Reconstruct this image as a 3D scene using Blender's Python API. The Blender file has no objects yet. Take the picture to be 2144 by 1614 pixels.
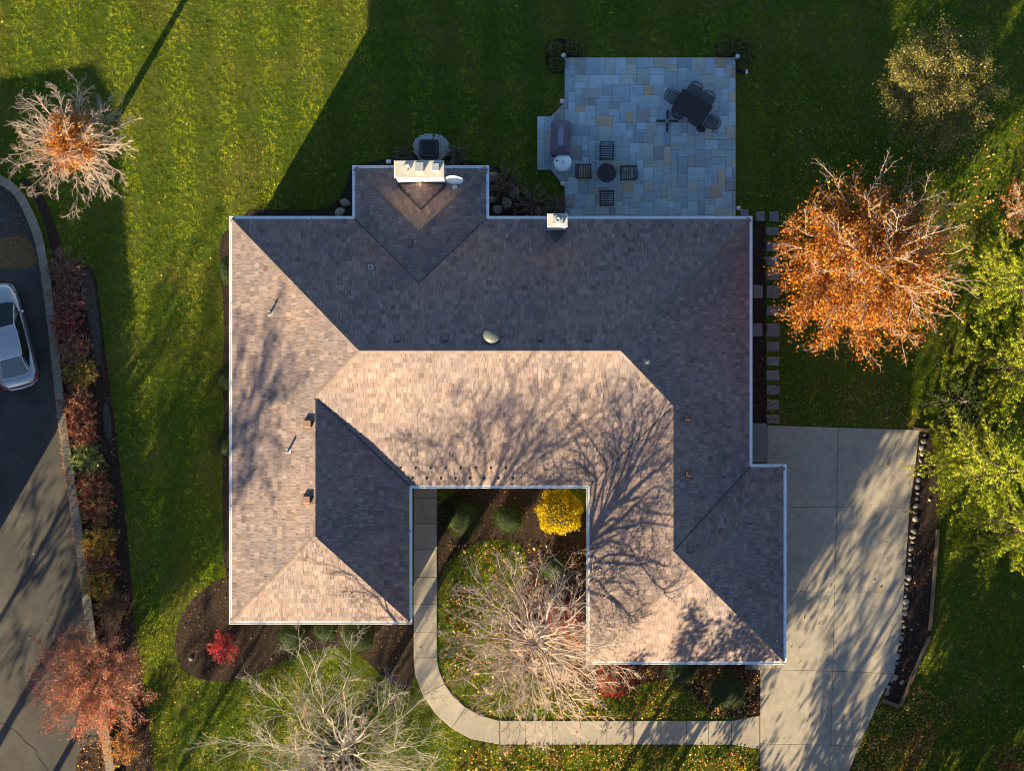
import bpy, bmesh, math, random
import numpy as np
from mathutils import Vector, Matrix

# ------------------------------------------------------------------ camera, sky, sun, exposure
SC = bpy.context.scene
COL = SC.collection
H, S = 90.0, 46.0                     # camera height (m), photo pixels per metre on the ground
cam_d = bpy.data.cameras.new('camera')
cam_d.sensor_width = 36.0
cam_d.lens = 36.0 * H * S / 2144.0
cam_d.clip_end = 600.0
cam = bpy.data.objects.new('camera', cam_d)
cam.location = (0, 0, H)
COL.objects.link(cam)
SC.camera = cam

SUN_EL = math.radians(13.9)
SUN_DIR = Vector((0.497, 0.868, 0)).normalized()      # the way the shadows fall
world = bpy.data.worlds.new('World')
SC.world = world
world.use_nodes = True
wn = world.node_tree.nodes
wl = world.node_tree.links
bg = wn.get('Background') or wn.new('ShaderNodeBackground')
sky = wn.new('ShaderNodeTexSky')
sky.sky_type = 'NISHITA'
sky.sun_disc = False
sky.sun_elevation = SUN_EL
sky.sun_rotation = math.atan2(-SUN_DIR.x, -SUN_DIR.y)
sky.air_density = 1.0
sky.dust_density = 0.35
sky.ozone_density = 3.0
wl.new(sky.outputs[0], bg.inputs[0])
bg.inputs[1].default_value = 0.056
sun_d = bpy.data.lights.new('sun', 'SUN')
sun_d.energy = 5.0
sun_d.angle = math.radians(0.55)
sun_d.color = (1.0, 0.80, 0.47)
sun = bpy.data.objects.new('sun', sun_d)
light_dir = Vector((SUN_DIR.x * math.cos(SUN_EL), SUN_DIR.y * math.cos(SUN_EL), -math.sin(SUN_EL)))
sun.rotation_euler = light_dir.to_track_quat('-Z', 'Y').to_euler()
sun.location = (-20, -40, 40)
COL.objects.link(sun)
SC.view_settings.view_transform = 'Standard'
SC.view_settings.look = 'None'
SC.view_settings.gamma = 1.0
SC.view_settings.exposure = 2.2
SC.view_settings.use_curve_mapping = False
SC.render.engine = 'CYCLES'
SC.cycles.use_denoising = True
SC.cycles.pixel_filter_type = 'BLACKMAN_HARRIS'
SC.cycles.filter_width = 1.05
SC.cycles.max_bounces = 6
SC.cycles.transparent_max_bounces = 6

# ------------------------------------------------------------------ helpers
R = random.Random(7)
NR = np.random.default_rng(11)

def P(px, py, z=0.0):
    k = (1 - z / H) / S
    return ((px - 1072) * k, (807 - py) * k, z)

def PL(pts, z=0.0):
    return [P(a, b, z)[:2] for a, b in pts]

def tag(o, label=None, cat=None, group=None, kind=None):
    if label: o['label'] = label
    if cat: o['category'] = cat
    if group: o['group'] = group
    if kind: o['kind'] = kind
    return o

def thing(name, loc, label, cat, group=None, rz=0.0):
    o = bpy.data.objects.new(name, None)
    o.empty_display_size = 0.2
    o.location = loc
    o.rotation_euler = (0, 0, rz)
    COL.objects.link(o)
    return tag(o, label, cat, group)

def link(name, me, mat, parent=None, loc=None):
    if mat is not None and not me.materials:
        me.materials.append(mat)
    o = bpy.data.objects.new(name, me)
    if loc is not None: o.location = loc
    if parent is not None: o.parent = parent
    COL.objects.link(o)
    return o

def copy_tree(o, parent=None):
    c = o.copy()
    COL.objects.link(c)
    c.parent = parent
    for ch in list(o.children):
        copy_tree(ch, c)
    return c

def np_mesh(name, V, F, mat, parent=None, col=None, smooth=False, loc=None):
    V = np.asarray(V, np.float32); F = np.asarray(F, np.int32)
    me = bpy.data.meshes.new(name)
    m, k = F.shape
    me.vertices.add(len(V)); me.vertices.foreach_set('co', V.ravel())
    me.loops.add(m * k); me.loops.foreach_set('vertex_index', F.ravel())
    me.polygons.add(m); me.polygons.foreach_set('loop_start', np.arange(0, m * k, k, dtype=np.int32))
    if smooth: me.polygons.foreach_set('use_smooth', np.ones(m, bool))
    me.update(calc_edges=True)
    me.validate()
    if col is not None:
        at = me.attributes.new('col', 'FLOAT_COLOR', 'FACE')
        c4 = np.ones((m, 4), np.float32); c4[:, :3] = col
        at.data.foreach_set('color', c4.ravel())
    return link(name, me, mat, parent, loc)

class MB:
    """collects simple shapes, then becomes ONE mesh object"""
    def __init__(s):
        s.v = []; s.f = []; s.c = []; s.sm = []
    def add(s, verts, faces, c=None, smooth=False):
        b = len(s.v)
        s.v += [tuple(v) for v in verts]
        for f in faces:
            s.f.append(tuple(b + i for i in f)); s.c.append(c); s.sm.append(smooth)
    def box(s, x0, x1, y0, y1, z0, z1, c=None, b=0.0):
        if b > 0:
            b = min(b, (x1 - x0) * .45, (y1 - y0) * .45, (z1 - z0) * .9)
            v = [(x0, y0, z0), (x1, y0, z0), (x1, y1, z0), (x0, y1, z0),
                 (x0, y0, z1 - b), (x1, y0, z1 - b), (x1, y1, z1 - b), (x0, y1, z1 - b),
                 (x0 + b, y0 + b, z1), (x1 - b, y0 + b, z1), (x1 - b, y1 - b, z1), (x0 + b, y1 - b, z1)]
            f = [(3, 2, 1, 0), (8, 9, 10, 11)]
            for i in range(4):
                j = (i + 1) % 4
                f += [(i, j, 4 + j, 4 + i), (4 + i, 4 + j, 8 + j, 8 + i)]
            s.add(v, f, c)
        else:
            v = [(x0, y0, z0), (x1, y0, z0), (x1, y1, z0), (x0, y1, z0),
                 (x0, y0, z1), (x1, y0, z1), (x1, y1, z1), (x0, y1, z1)]
            s.add(v, [(3, 2, 1, 0), (4, 5, 6, 7), (0, 1, 5, 4), (1, 2, 6, 5), (2, 3, 7, 6), (3, 0, 4, 7)], c)
    def prism(s, poly, z0, z1, c=None, top_in=0.0, b=0.0):
        n = len(poly)
        v = [(x, y, z0) for x, y in poly] + [(x, y, z1 - b) for x, y in poly]
        f = [tuple(range(n - 1, -1, -1))]
        for i in range(n):
            j = (i + 1) % n
            f.append((i, j, n + j, n + i))
        if b > 0:
            pin = inset(poly, b)
            v += [(x, y, z1) for x, y in pin]
            for i in range(n):
                j = (i + 1) % n
                f.append((n + i, n + j, 2 * n + j, 2 * n + i))
            f.append(tuple(range(2 * n, 3 * n)))
        else:
            f.append(tuple(range(n, 2 * n)))
        s.add(v, f, c)
    def tube(s, pts, r, n=6, c=None, cap=True, smooth=True):
        pts = [Vector(p) for p in pts]
        rs = r if isinstance(r, (list, tuple)) else [r] * len(pts)
        b = len(s.v); m = len(pts)
        for i, p in enumerate(pts):
            t = (pts[min(i + 1, m - 1)] - pts[max(i - 1, 0)])
            t = t.normalized() if t.length > 1e-9 else Vector((0, 0, 1))
            a = Vector((0, 0, 1)) if abs(t.z) < .9 else Vector((1, 0, 0))
            u = t.cross(a).normalized(); w = t.cross(u)
            for k in range(n):
                an = 2 * math.pi * k / n
                s.v.append(tuple(p + (u * math.cos(an) + w * math.sin(an)) * rs[i]))
        for i in range(m - 1):
            for k in range(n):
                k2 = (k + 1) % n
                s.f.append((b + i * n + k, b + (i + 1) * n + k, b + (i + 1) * n + k2, b + i * n + k2)); s.c.append(c); s.sm.append(smooth)
        if cap:
            s.f.append(tuple(b + k for k in range(n))); s.c.append(c); s.sm.append(False)
            s.f.append(tuple(b + (m - 1) * n + k for k in range(n - 1, -1, -1))); s.c.append(c); s.sm.append(False)
    def lathe(s, prof, n=16, cx=0, cy=0, c=None, smooth=True, flute=0.0, fn=0):
        b = len(s.v); m = len(prof)
        for r_, z in prof:
            for k in range(n):
                an = 2 * math.pi * k / n
                rr = r_ * (1 + (flute * math.cos(fn * an) if fn else 0))
                s.v.append((cx + rr * math.cos(an), cy + rr * math.sin(an), z))
        for i in range(m - 1):
            for k in range(n):
                k2 = (k + 1) % n
                s.f.append((b + i * n + k, b + i * n + k2, b + (i + 1) * n + k2, b + (i + 1) * n + k)); s.c.append(c); s.sm.append(smooth)
        if prof[-1][0] > 1e-4:
            s.f.append(tuple(b + (m - 1) * n + k for k in range(n))); s.c.append(c); s.sm.append(False)
        if prof[0][0] > 1e-4:
            s.f.append(tuple(b + k for k in range(n - 1, -1, -1))); s.c.append(c); s.sm.append(False)
    def build(s, name, mat, parent=None, loc=None, centre=False):
        v = s.v
        if centre:
            xs = [p[0] for p in v]; ys = [p[1] for p in v]; zs = [p[2] for p in v]
            loc = ((min(xs) + max(xs)) / 2, (min(ys) + max(ys)) / 2, min(zs))
            v = [(p[0] - loc[0], p[1] - loc[1], p[2] - loc[2]) for p in v]
        me = bpy.data.meshes.new(name)
        me.from_pydata(v, [], s.f)
        if any(s.sm): me.polygons.foreach_set('use_smooth', s.sm)
        if any(x is not None for x in s.c):
            at = me.attributes.new('col', 'FLOAT_COLOR', 'FACE')
            arr = []
            for x in s.c:
                x = x or (1, 1, 1)
                arr += [x[0], x[1], x[2], 1.0]
            at.data.foreach_set('color', arr)
        me.update()
        return link(name, me, mat, parent, loc)

def area2(poly):
    return sum(poly[i][0] * poly[(i + 1) % len(poly)][1] - poly[(i + 1) % len(poly)][0] * poly[i][1] for i in range(len(poly)))

def ccw(poly):
    return list(poly) if area2(poly) > 0 else list(poly)[::-1]

def inset(poly, d):
    """mitred inward offset of a counter-clockwise polygon"""
    n = len(poly); out = []
    for i in range(n):
        a = Vector(poly[i - 1]); b = Vector(poly[i]); c = Vector(poly[(i + 1) % n])
        e1 = (b - a).normalized(); e2 = (c - b).normalized()
        n1 = Vector((-e1.y, e1.x)); n2 = Vector((-e2.y, e2.x))
        k = 1 + n1.dot(n2)
        m = (n1 + n2) / max(k, .25)
        out.append((b.x + m.x * d, b.y + m.y * d))
    return out

def clip_half(poly, a, b, c):
    """keep a*x + b*y >= c"""
    out = []
    for i in range(len(poly)):
        p = poly[i]; q = poly[(i + 1) % len(poly)]
        dp = a * p[0] + b * p[1] - c; dq = a * q[0] + b * q[1] - c
        if dp >= 0: out.append(p)
        if (dp >= 0) != (dq >= 0):
            t = dp / (dp - dq)
            out.append((p[0] + t * (q[0] - p[0]), p[1] + t * (q[1] - p[1])))
    return out

def clip_convex(poly, cl):
    for i in range(len(cl)):
        x0, y0 = cl[i]; x1, y1 = cl[(i + 1) % len(cl)]
        a, b = -(y1 - y0), (x1 - x0)
        poly = clip_half(poly, a, b, a * x0 + b * y0)
        if len(poly) < 3: return []
    return poly

def inside(poly, X, Y):
    """vectorised point in polygon"""
    r = np.zeros(X.shape, bool)
    n = len(poly); j = n - 1
    for i in range(n):
        xi, yi = poly[i]; xj, yj = poly[j]
        if yi != yj:
            c = ((yi > Y) != (yj > Y)) & (X < (xj - xi) * (Y - yi) / (yj - yi) + xi)
            r ^= c
        j = i
    return r

def smooth_poly(pts, it=2, closed=True):
    for _ in range(it):
        out = []
        n = len(pts)
        rng = range(n) if closed else range(n - 1)
        if not closed: out.append(pts[0])
        for i in rng:
            a = pts[i]; b = pts[(i + 1) % n]
            out.append((a[0] * .75 + b[0] * .25, a[1] * .75 + b[1] * .25))
            out.append((a[0] * .25 + b[0] * .75, a[1] * .25 + b[1] * .75))
        if not closed: out.append(pts[-1])
        pts = out
    return pts

# ------------------------------------------------------------------ materials
MATS = {}
def mat(name, c1, c2=None, scale=6.0, rough=.8, bump=0.0, bscale=None, attr=False, metal=0.0, detail=6.0, stretch=None,
        obj_var=0.0, transl=0.0, c3=None, s3=None, spec=.3, coat=0.0, bdist=.02, w3=(.45, .62), coord='Object'):
    m = bpy.data.materials.new(name)
    m.use_nodes = True
    nt = m.node_tree; N = nt.nodes; L = nt.links
    N.clear()
    out = N.new('ShaderNodeOutputMaterial')
    b = N.new('ShaderNodeBsdfPrincipled')
    b.inputs['Roughness'].default_value = rough
    b.inputs['Metallic'].default_value = metal
    b.inputs['Specular IOR Level'].default_value = spec
    if coat: 
        b.inputs['Coat Weight'].default_value = coat
        b.inputs['Coat Roughness'].default_value = .05
    tc = N.new('ShaderNodeTexCoord')
    vec = tc.outputs[coord]
    if stretch:
        mp = N.new('ShaderNodeMapping'); mp.inputs['Scale'].default_value = stretch
        L.new(vec, mp.inputs['Vector']); vec = mp.outputs[0]
    def noise(sc, det=detail, ro=.6):
        n = N.new('ShaderNodeTexNoise'); n.inputs['Scale'].default_value = sc
        n.inputs['Detail'].default_value = det; n.inputs['Roughness'].default_value = ro
        L.new(vec, n.inputs['Vector']); return n.outputs['Fac']
    def mix(fac, a, c, mode='MIX'):
        x = N.new('ShaderNodeMix'); x.data_type = 'RGBA'; x.blend_type = mode
        if isinstance(fac, float): x.inputs[0].default_value = fac
        else: L.new(fac, x.inputs[0])
        for i, q in ((6, a), (7, c)):
            if isinstance(q, tuple): x.inputs[i].default_value = (*q[:3], 1)
            else: L.new(q, x.inputs[i])
        return x.outputs[2]
    c2 = c2 or c1
    rp = N.new('ShaderNodeValToRGB')
    rp.color_ramp.elements[0].position = .3; rp.color_ramp.elements[1].position = .7
    rp.color_ramp.elements[0].color = (*c1, 1); rp.color_ramp.elements[1].color = (*c2, 1)
    L.new(noise(scale), rp.inputs[0])
    colr = rp.outputs[0]
    if c3:
        r3 = N.new('ShaderNodeValToRGB')
        r3.color_ramp.elements[0].position = w3[0]; r3.color_ramp.elements[1].position = w3[1]
        L.new(noise(s3 or scale * .2), r3.inputs[0])
        colr = mix(r3.outputs[0], colr, c3)
    if attr:
        a = N.new('ShaderNodeAttribute'); a.attribute_name = 'col'
        colr = mix(1.0, colr, a.outputs['Color'], 'MULTIPLY')
    if obj_var:
        oi = N.new('ShaderNodeObjectInfo')
        mr = N.new('ShaderNodeMapRange'); mr.inputs[3].default_value = 1 - obj_var; mr.inputs[4].default_value = 1 + obj_var * .7
        L.new(oi.outputs['Random'], mr.inputs[0])
        cb = N.new('ShaderNodeCombineColor')
        for i in range(3): L.new(mr.outputs[0], cb.inputs[i])
        colr = mix(1.0, colr, cb.outputs[0], 'MULTIPLY')
    L.new(colr, b.inputs['Base Color'])
    if bump:
        bp = N.new('ShaderNodeBump'); bp.inputs['Strength'].default_value = bump; bp.inputs['Distance'].default_value = bdist
        L.new(noise(bscale or scale * 4), bp.inputs['Height'])
        L.new(bp.outputs[0], b.inputs['Normal'])
    sh = b.outputs[0]
    if transl:
        t = N.new('ShaderNodeBsdfTranslucent'); L.new(colr, t.inputs[0])
        mx = N.new('ShaderNodeMixShader'); mx.inputs[0].default_value = transl
        L.new(sh, mx.inputs[1]); L.new(t.outputs[0], mx.inputs[2]); sh = mx.outputs[0]
    L.new(sh, out.inputs[0])
    MATS[name] = m
    return m

M_lawn = mat('lawn_soil', (.032, .062, .010), (.070, .100, .014), 3.0, .95, .6, 60, c3=(.085, .088, .02), s3=.35, spec=0.0)
M_blade = mat('grass_blade', (1, 1, 1), None, 1.0, .6, attr=True, transl=.45, spec=0.0)
M_mulch = mat('bark_mulch', (.010, .006, .005), (.060, .036, .023), 13.0, .95, 1.0, 45, bdist=.05, c3=(.062, .041, .028), s3=22, w3=(.56, .70))
M_straw_lit = mat('pine_straw_lit', (.11, .06, .025), (.24, .15, .07), 12.0, .95, 1.0, 40, bdist=.04, stretch=(1, 1.0, 1))
M_greym = mat('grey_mulch', (.035, .03, .028), (.12, .105, .095), 14.0, .95, .9, 50, bdist=.03)
M_asph = mat('asphalt', (.060, .055, .050), (.092, .084, .075), 1.1, .9, .35, 220, c3=(.054, .051, .048), s3=.4, bdist=.008)
M_conc = mat('concrete', (.285, .25, .205), (.375, .335, .28), 3.2, .9, .25, 90, obj_var=.06, c3=(.20, .18, .155), s3=.9, bdist=.006, w3=(.54, .8))
M_concd = mat('concrete_joint', (.10, .09, .075), (.15, .135, .11), 8, .95)
M_walk = mat('walk_concrete', (.30, .265, .22), (.37, .33, .275), 2.2, .9, .25, 90, obj_var=.10, c3=(.25, .225, .195), s3=.9, bdist=.006, w3=(.5, .75))
M_flag = mat('bluestone', (.85, .85, .85), (1.1, 1.1, 1.1), 3.5, .75, .3, 25, attr=True, c3=(.62, .62, .64), s3=1.7, bdist=.01, w3=(.52, .75))
M_step = mat('stepping_stone', (.16, .16, .165), (.22, .215, .21), 5, .85, .3, 30, obj_var=.1)
M_cap = mat('limestone_cap', (.19, .16, .12), (.26, .22, .165), 6, .9, .5, 30, obj_var=.16, bdist=.01)
M_wallb = mat('block_wall', (.17, .145, .115), (.25, .215, .17), 6, .92, .5, 30)
M_rock = mat('river_stone', (.22, .185, .16), (.36, .31, .27), 6, .8, .4, 20, obj_var=.3)
M_bould = mat('boulder', (.22, .19, .16), (.36, .31, .265), 4, .88, .7, 14, obj_var=.2)
M_timber = mat('weathered_timber', (.10, .066, .042), (.20, .14, .095), 5, .9, .6, 40, stretch=(1, 8, 1))
M_shing = mat('shingle', (.70, .69, .69), (1.18, 1.18, 1.17), 5.0, .9, .6, 26, attr=True, bdist=.014, coord='UV', stretch=(4.5, .8, 1))
M_ridge = mat('ridge_shingle', (.150, .112, .104), (.21, .158, .142), 9.0, .9, .4, 60, obj_var=.22, bdist=.008)
M_deck = mat('roof_deck', (.05, .042, .038), (.08, .07, .06), 5, .95)
M_flash = mat('dark_flashing', (.045, .045, .052), (.065, .065, .075), 6, .5, metal=.3)
M_gut = mat('white_aluminium', (.76, .77, .78), (.82, .83, .84), 2.0, .45, spec=.4)
M_side = mat('house_siding', (.42, .37, .30), (.47, .42, .34), 3, .8, .2, 10)
M_glass = mat('window_glass', (.02, .025, .03), None, 3, .08, spec=.6)
M_door = mat('garage_door', (.55, .52, .47), (.6, .57, .52), 3, .6)
M_stone = mat('chimney_stone', (.40, .36, .32), (.52, .48, .43), 5, .85, .4, 24)
M_flue = mat('flue_metal', (.26, .28, .30), (.33, .35, .37), 6, .5)
M_black = mat('black_metal', (.012, .012, .014), (.02, .02, .024), 8, .35, spec=.5)
M_bronze = mat('bronze_metal', (.035, .028, .030), (.055, .045, .048), 14, .45, .3, 60, metal=.2)
M_vent = mat('brown_vent', (.13, .075, .055), (.17, .10, .075), 6, .6)
M_ventd = mat('dark_vent', (.11, .09, .088), (.14, .115, .11), 6, .6)
M_pipe = mat('grey_pipe', (.26, .265, .27), (.33, .335, .34), 6, .55)
M_dome = mat('grey_green_vent', (.075, .09, .085), (.10, .115, .11), 6, .5)
M_white = mat('white_enamel', (.74, .76, .76), (.82, .83, .83), 4, .4, spec=.5)
M_cover = mat('grill_cover', (.105, .075, .115), (.15, .11, .16), 5, .55, .5, 9, spec=.4)
M_lampg = mat('lamp_dome', (.52, .45, .42), (.62, .55, .52), 8, .5)
M_bark = mat('pale_bark', (.31, .24, .20), (.49, .385, .33), 9, .9, .3, 30)
M_bark2 = mat('twig_bark', (.31, .24, .20), (.49, .385, .33), 3, .9)
M_barkd = mat('dark_bark', (.10, .075, .058), (.17, .13, .10), 6, .95, .5, 20)
M_leaf = mat('leaf', (1, 1, 1), None, 1, .6, attr=True, transl=.35, spec=.06)
M_needle = mat('needle', (1, 1, 1), None, 1, .55, attr=True, transl=.4, spec=.2)
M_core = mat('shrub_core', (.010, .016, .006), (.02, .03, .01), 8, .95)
M_dead = mat('fallen_leaf', (1, 1, 1), None, 1, .7, attr=True, transl=.15, spec=.2)
M_peb = mat('white_pebble', (1, 1, 1), None, 1, .8, attr=True)
M_silver = mat('silver_paint', (.47, .45, .45), (.50, .48, .475), 2, .33, metal=.75, coat=1.0)
M_tyre = mat('tyre_rubber', (.012, .012, .012), None, 5, .85)
M_rim = mat('alloy_rim', (.45, .45, .46), None, 5, .3, metal=.9)
M_red = mat('red_lens', (.42, .012, .018), (.5, .02, .02), 20, .15, spec=.6)
M_lens = mat('clear_lens', (.55, .57, .6), None, 5, .1, spec=.7)
M_carglass = mat('car_glass', (.008, .011, .011), (.02, .026, .025), 3, .04, spec=.45)
M_interior = mat('car_interior', (.16, .155, .15), (.2, .195, .19), 6, .9)
M_roofn = mat('neighbour_roof', (.16, .13, .11), (.22, .18, .15), 6, .9)
# ------------------------------------------------------------------ ground
LOW = -0.35
WALLC = smooth_poly([(-400, 300), (-160, 325), (-40, 358), (8, 380), (37, 402), (62, 448), (80, 497), (90, 545), (97, 590), (111, 700), (127, 860), (143, 975),
                     (158, 1074), (189, 1310), (207, 1450), (231, 1614), (255, 1780), (300, 2100)], 1, closed=False)
wall_w = [P(a, b, 0.25)[:2] for a, b in WALLC]
BIG = 150.0
upper = [(-BIG, BIG), (-BIG, wall_w[0][1])] + wall_w + [(wall_w[-1][0] + 4, -BIG), (BIG, -BIG), (BIG, BIG)]
b = MB(); b.add([(x, y, 0) for x, y in ccw(upper)], [tuple(range(len(upper)))])
tag(b.build('lawn', M_lawn), kind='structure')
b = MB(); b.add([(-BIG, -BIG, LOW), (20, -BIG, LOW), (20, BIG, LOW), (-BIG, BIG, LOW)], [(0, 1, 2, 3)])
tag(b.build('ground', M_lawn), kind='structure')

def sheet(name, px, z, m, kind='structure', it=2, parent=None, smooth=True):
    pts = smooth_poly(px, it) if smooth else px
    w = ccw(PL(pts, z))
    q = MB(); q.add([(x, y, z) for x, y in w], [tuple(range(len(w)))])
    o = q.build(name, m, parent)
    tag(o, kind=kind)
    return o, w

# asphalt drive to the west of the wall, lower than the lawn
drive_px = [(-1500, 566)] + [(0, 566), (40, 563), (82, 556)] + [p for p in WALLC if p[1] > 558] + [(300, 3200), (-1500, 3200)]
o, W_DRIVE = sheet('asphalt_drive', drive_px, LOW + .008, M_asph, smooth=False)
ASPH = o
o, W_STRAW = sheet('pine_straw_bed', [(-300, 372), (0, 380), (36, 400), (70, 470), (88, 545), (84, 560), (60, 575), (20, 566), (-60, 575), (-300, 570)], LOW + .02, M_greym)
o, W_STRAW2 = sheet('pine_straw_lit_patch', [(-120, 500), (0, 505), (20, 492), (62, 498), (76, 530), (80, 552), (50, 566), (10, 560), (-120, 566)], LOW + .028, M_straw_lit)  # sunlit part of the straw bed, its light put into the brighter colour
o, W_DIRT = sheet('leaf_patch', [(160, 1640), (158, 1590), (172, 1566), (205, 1552), (226, 1545), (240, 1640)], LOW + .016, M_mulch)
# a crack that runs across the asphalt
b = MB(); cp = [(-8, 1508), (14, 1519), (32, 1530), (43, 1540), (52, 1552), (66, 1562), (75, 1570), (80, 1586), (92, 1600), (104, 1618), (112, 1640)]
cw = [Vector(P(x, y, LOW + .012)) for x, y in cp]
for i in range(len(cw) - 1):
    d = (cw[i + 1] - cw[i]).normalized(); n = Vector((-d.y, d.x, 0)) * R.uniform(.008, .02)
    b.add([cw[i] - n, cw[i + 1] - n, cw[i + 1] + n, cw[i] + n], [(0, 1, 2, 3)])
b.build('crack', M_black, ASPH)

# ---- planting beds
BEDS = []
def bed(name, px, z=.012, m=M_mulch, it=2):
    o, w = sheet(name, px, z, m, it=it)
    BEDS.append(w); return o
def wall_right(y0, y1):
    return [(x + 4, y) for x, y in WALLC if y0 <= y <= y1]
bed('mulch_bed', wall_right(535, 1700) + [(330, 1700), (322, 1614), (312, 1520), (300, 1430), (288, 1360), (276, 1230), (264, 1090), (250, 970), (238, 870), (226, 780), (214, 680), (205, 600), (196, 565), (165, 545), (120, 538)], it=1)
bed('grey_mulch_strip', [(168, 562), (192, 570), (203, 640), (212, 720), (214, 770), (200, 765), (190, 700), (178, 630), (166, 590)], .016, M_greym)
bed('grey_mulch_strip', [(216, 840), (230, 850), (236, 920), (228, 930), (216, 890)], .016, M_greym)
bed('mulch_bed', [(500, 1205), (470, 1208), (440, 1222), (405, 1252), (378, 1290), (364, 1340), (374, 1392), (402, 1416), (442, 1427), (492, 1424), (542, 1408),
                  (590, 1384), (640, 1364), (700, 1352), (745, 1362), (790, 1405), (830, 1440), (866, 1452), (866, 1300), (866, 1280), (500, 1280)], it=1)
bed('mulch_bed', [(490, 480), (466, 486), (459, 520), (462, 570), (468, 640), (470, 720), (464, 770), (465, 800), (470, 860), (466, 960), (466, 1080), (468, 1180), (476, 1215), (500, 1215), (520, 900)], it=1)
bed('mulch_bed', [(505, 470), (512, 446), (535, 438), (610, 440), (675, 439), (706, 424), (722, 396), (735, 350), (760, 342), (815, 332), (850, 322), (940, 322), (975, 336),
                  (1020, 345), (1048, 352), (1075, 372), (1088, 398), (1100, 418), (1140, 424), (1182, 432), (1182, 500), (505, 500)], it=1)
bed('mulch_bed', [(914, 1000), (914, 1235), (926, 1196), (950, 1160), (1000, 1134), (1058, 1128), (1096, 1142), (1106, 1185), (1092, 1232), (1076, 1280), (1062, 1330), (1072, 1384),
                  (1110, 1420), (1170, 1440), (1228, 1446), (1290, 1458), (1338, 1432), (1390, 1422), (1440, 1440), (1478, 1480), (1500, 1503), (1560, 1500), (1596, 1496), (1596, 1370), (1250, 1370), (1250, 1000)], it=1)
bed('mulch_bed', [(1142, 92), (1158, 82), (1215, 82), (1222, 122), (1182, 128), (1182, 156), (1152, 154), (1140, 130)], it=1)
bed('mulch_bed', [(1500, 84), (1572, 84), (1576, 120), (1574, 154), (1538, 158), (1538, 122), (1498, 124)], it=1)
bed('mulch_bed', [(1915, 890), (1946, 900), (1962, 1000), (1966, 1105), (1950, 1330), (1936, 1372), (1886, 1480), (1846, 1467), (1868, 1400), (1888, 1240), (1906, 1060)], it=1)
bed('mulch_bed', [(655, 1545), (700, 1530), (745, 1550), (760, 1600), (740, 1650), (680, 1660), (640, 1620)], it=2)
bed('mulch_bed', [(1572, 462), (1602, 462), (1604, 700), (1606, 892), (1572, 892)], it=0)
bed('mulch_bed', [(36, 372), (60, 398), (84, 440), (100, 490), (108, 548), (140, 546), (118, 480), (96, 420), (70, 380)], it=1)

# ---- walk: slabs with open joints
WALKZ = .05
def slabs(parent, quads, m, z0, z1, gap=.012, name='slab'):
    for q in quads:
        w = ccw(PL(q, z1))
        b = MB(); b.prism(inset(w, gap), z0, z1, b=.008)
        b.build(name, m, parent, centre=True)
walk_base = [(866, 1000), (866, 1376), (869, 1412), (885, 1455), (910, 1492), (945, 1524), (985, 1546), (1030, 1556), (1060, 1558), (1530, 1558), (1594, 1568),
             (1594, 1496), (1530, 1508), (1080, 1509), (1040, 1507), (1004, 1496), (972, 1477), (945, 1450), (926, 1418), (917, 1390), (915, 1376), (915, 1000)]
WALK, W_WALK = sheet('concrete_walk', walk_base, .014, M_concd, smooth=False)
ys = [1000, 1042, 1096, 1150, 1208, 1265, 1322, 1376]
quads = [[(866, ys[i]), (866, ys[i + 1]), (915, ys[i + 1]), (915, ys[i])] for i in range(len(ys) - 1)]
outer = [(866, 1376), (869, 1412), (885, 1455), (910, 1492), (945, 1524), (985, 1546), (1046, 1558)]
inner = [(915, 1376), (919, 1402), (931, 1431), (950, 1458), (975, 1480), (1004, 1496), (1046, 1508)]
for i in range(0, 6, 2):
    quads.append([outer[i], outer[i + 1], outer[i + 2], inner[i + 2], inner[i + 1], inner[i]])
xs = [1046, 1101, 1158, 1215, 1271, 1327, 1384, 1437, 1484, 1532]
quads += [[(xs[i], 1508), (xs[i], 1558), (xs[i + 1], 1558), (xs[i + 1], 1508)] for i in range(len(xs) - 1)]
quads.append([(1532, 1508), (1532, 1558), (1591, 1567), (1591, 1497)])
slabs(WALK, quads, M_walk, .0, WALKZ)

# ---- concrete driveway on the east side
dr = [(1560, 890), (1605, 890), (1926, 900), (1914, 1000), (1905, 1062), (1893, 1238), (1886, 1330), (1874, 1392), (1846, 1456), (1798, 1562), (1768, 1640), (1700, 1900), (1592, 1900), (1592, 1402), (1560, 1402)]
DRV, W_DRV = sheet('concrete_driveway', dr, .016, M_concd, smooth=False)
rows = [(890, 900, 1926), (1062, 1062, 1905), (1238, 1238, 1893), (1400, 1409, 1872), (1556, 1563, 1797), (1720, 1726, 1738), (1900, 1900, 1700)]
vx = [1755, 1752, 1748, 1744, 1739, 1734, 1700]
lx = [1606, 1575, 1575, 1592, 1592, 1592, 1592]
quads = []
for i in range(6):
    (ya, yb, xr), (yc, yd, xr2) = rows[i], rows[i + 1]
    def ym(y0, y1, x): return y0 + (y1 - y0) * (x - 1600) / 320
    l0, l1 = (lx[i], lx[i + 1])
    if i == 0: l1 = 1606
    if i == 2: l1 = 1575
    if i == 3: l0 = 1592
    quads.append([(l0, ya), (vx[i], ym(ya, yb, vx[i])), (vx[i + 1], ym(yc, yd, vx[i + 1])), (l1, yc)])
    e = []
    if i == 0: e = [(1914, 1000)]
    if i == 2: e = [(1886, 1330)]
    if i == 3: e = [(1846, 1456)]
    if vx[i + 1] < xr2 - 1:
        quads.append([(vx[i], ym(ya, yb, vx[i])), (xr, yb)] + e + [(xr2, yd), (vx[i + 1], ym(yc, yd, vx[i + 1]))])
    else:
        quads.append([(vx[i], ym(ya, yb, vx[i])), (xr, yb), (xr2, yd)])
slabs(DRV, quads, M_conc, .0, .045, gap=.009)
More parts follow.
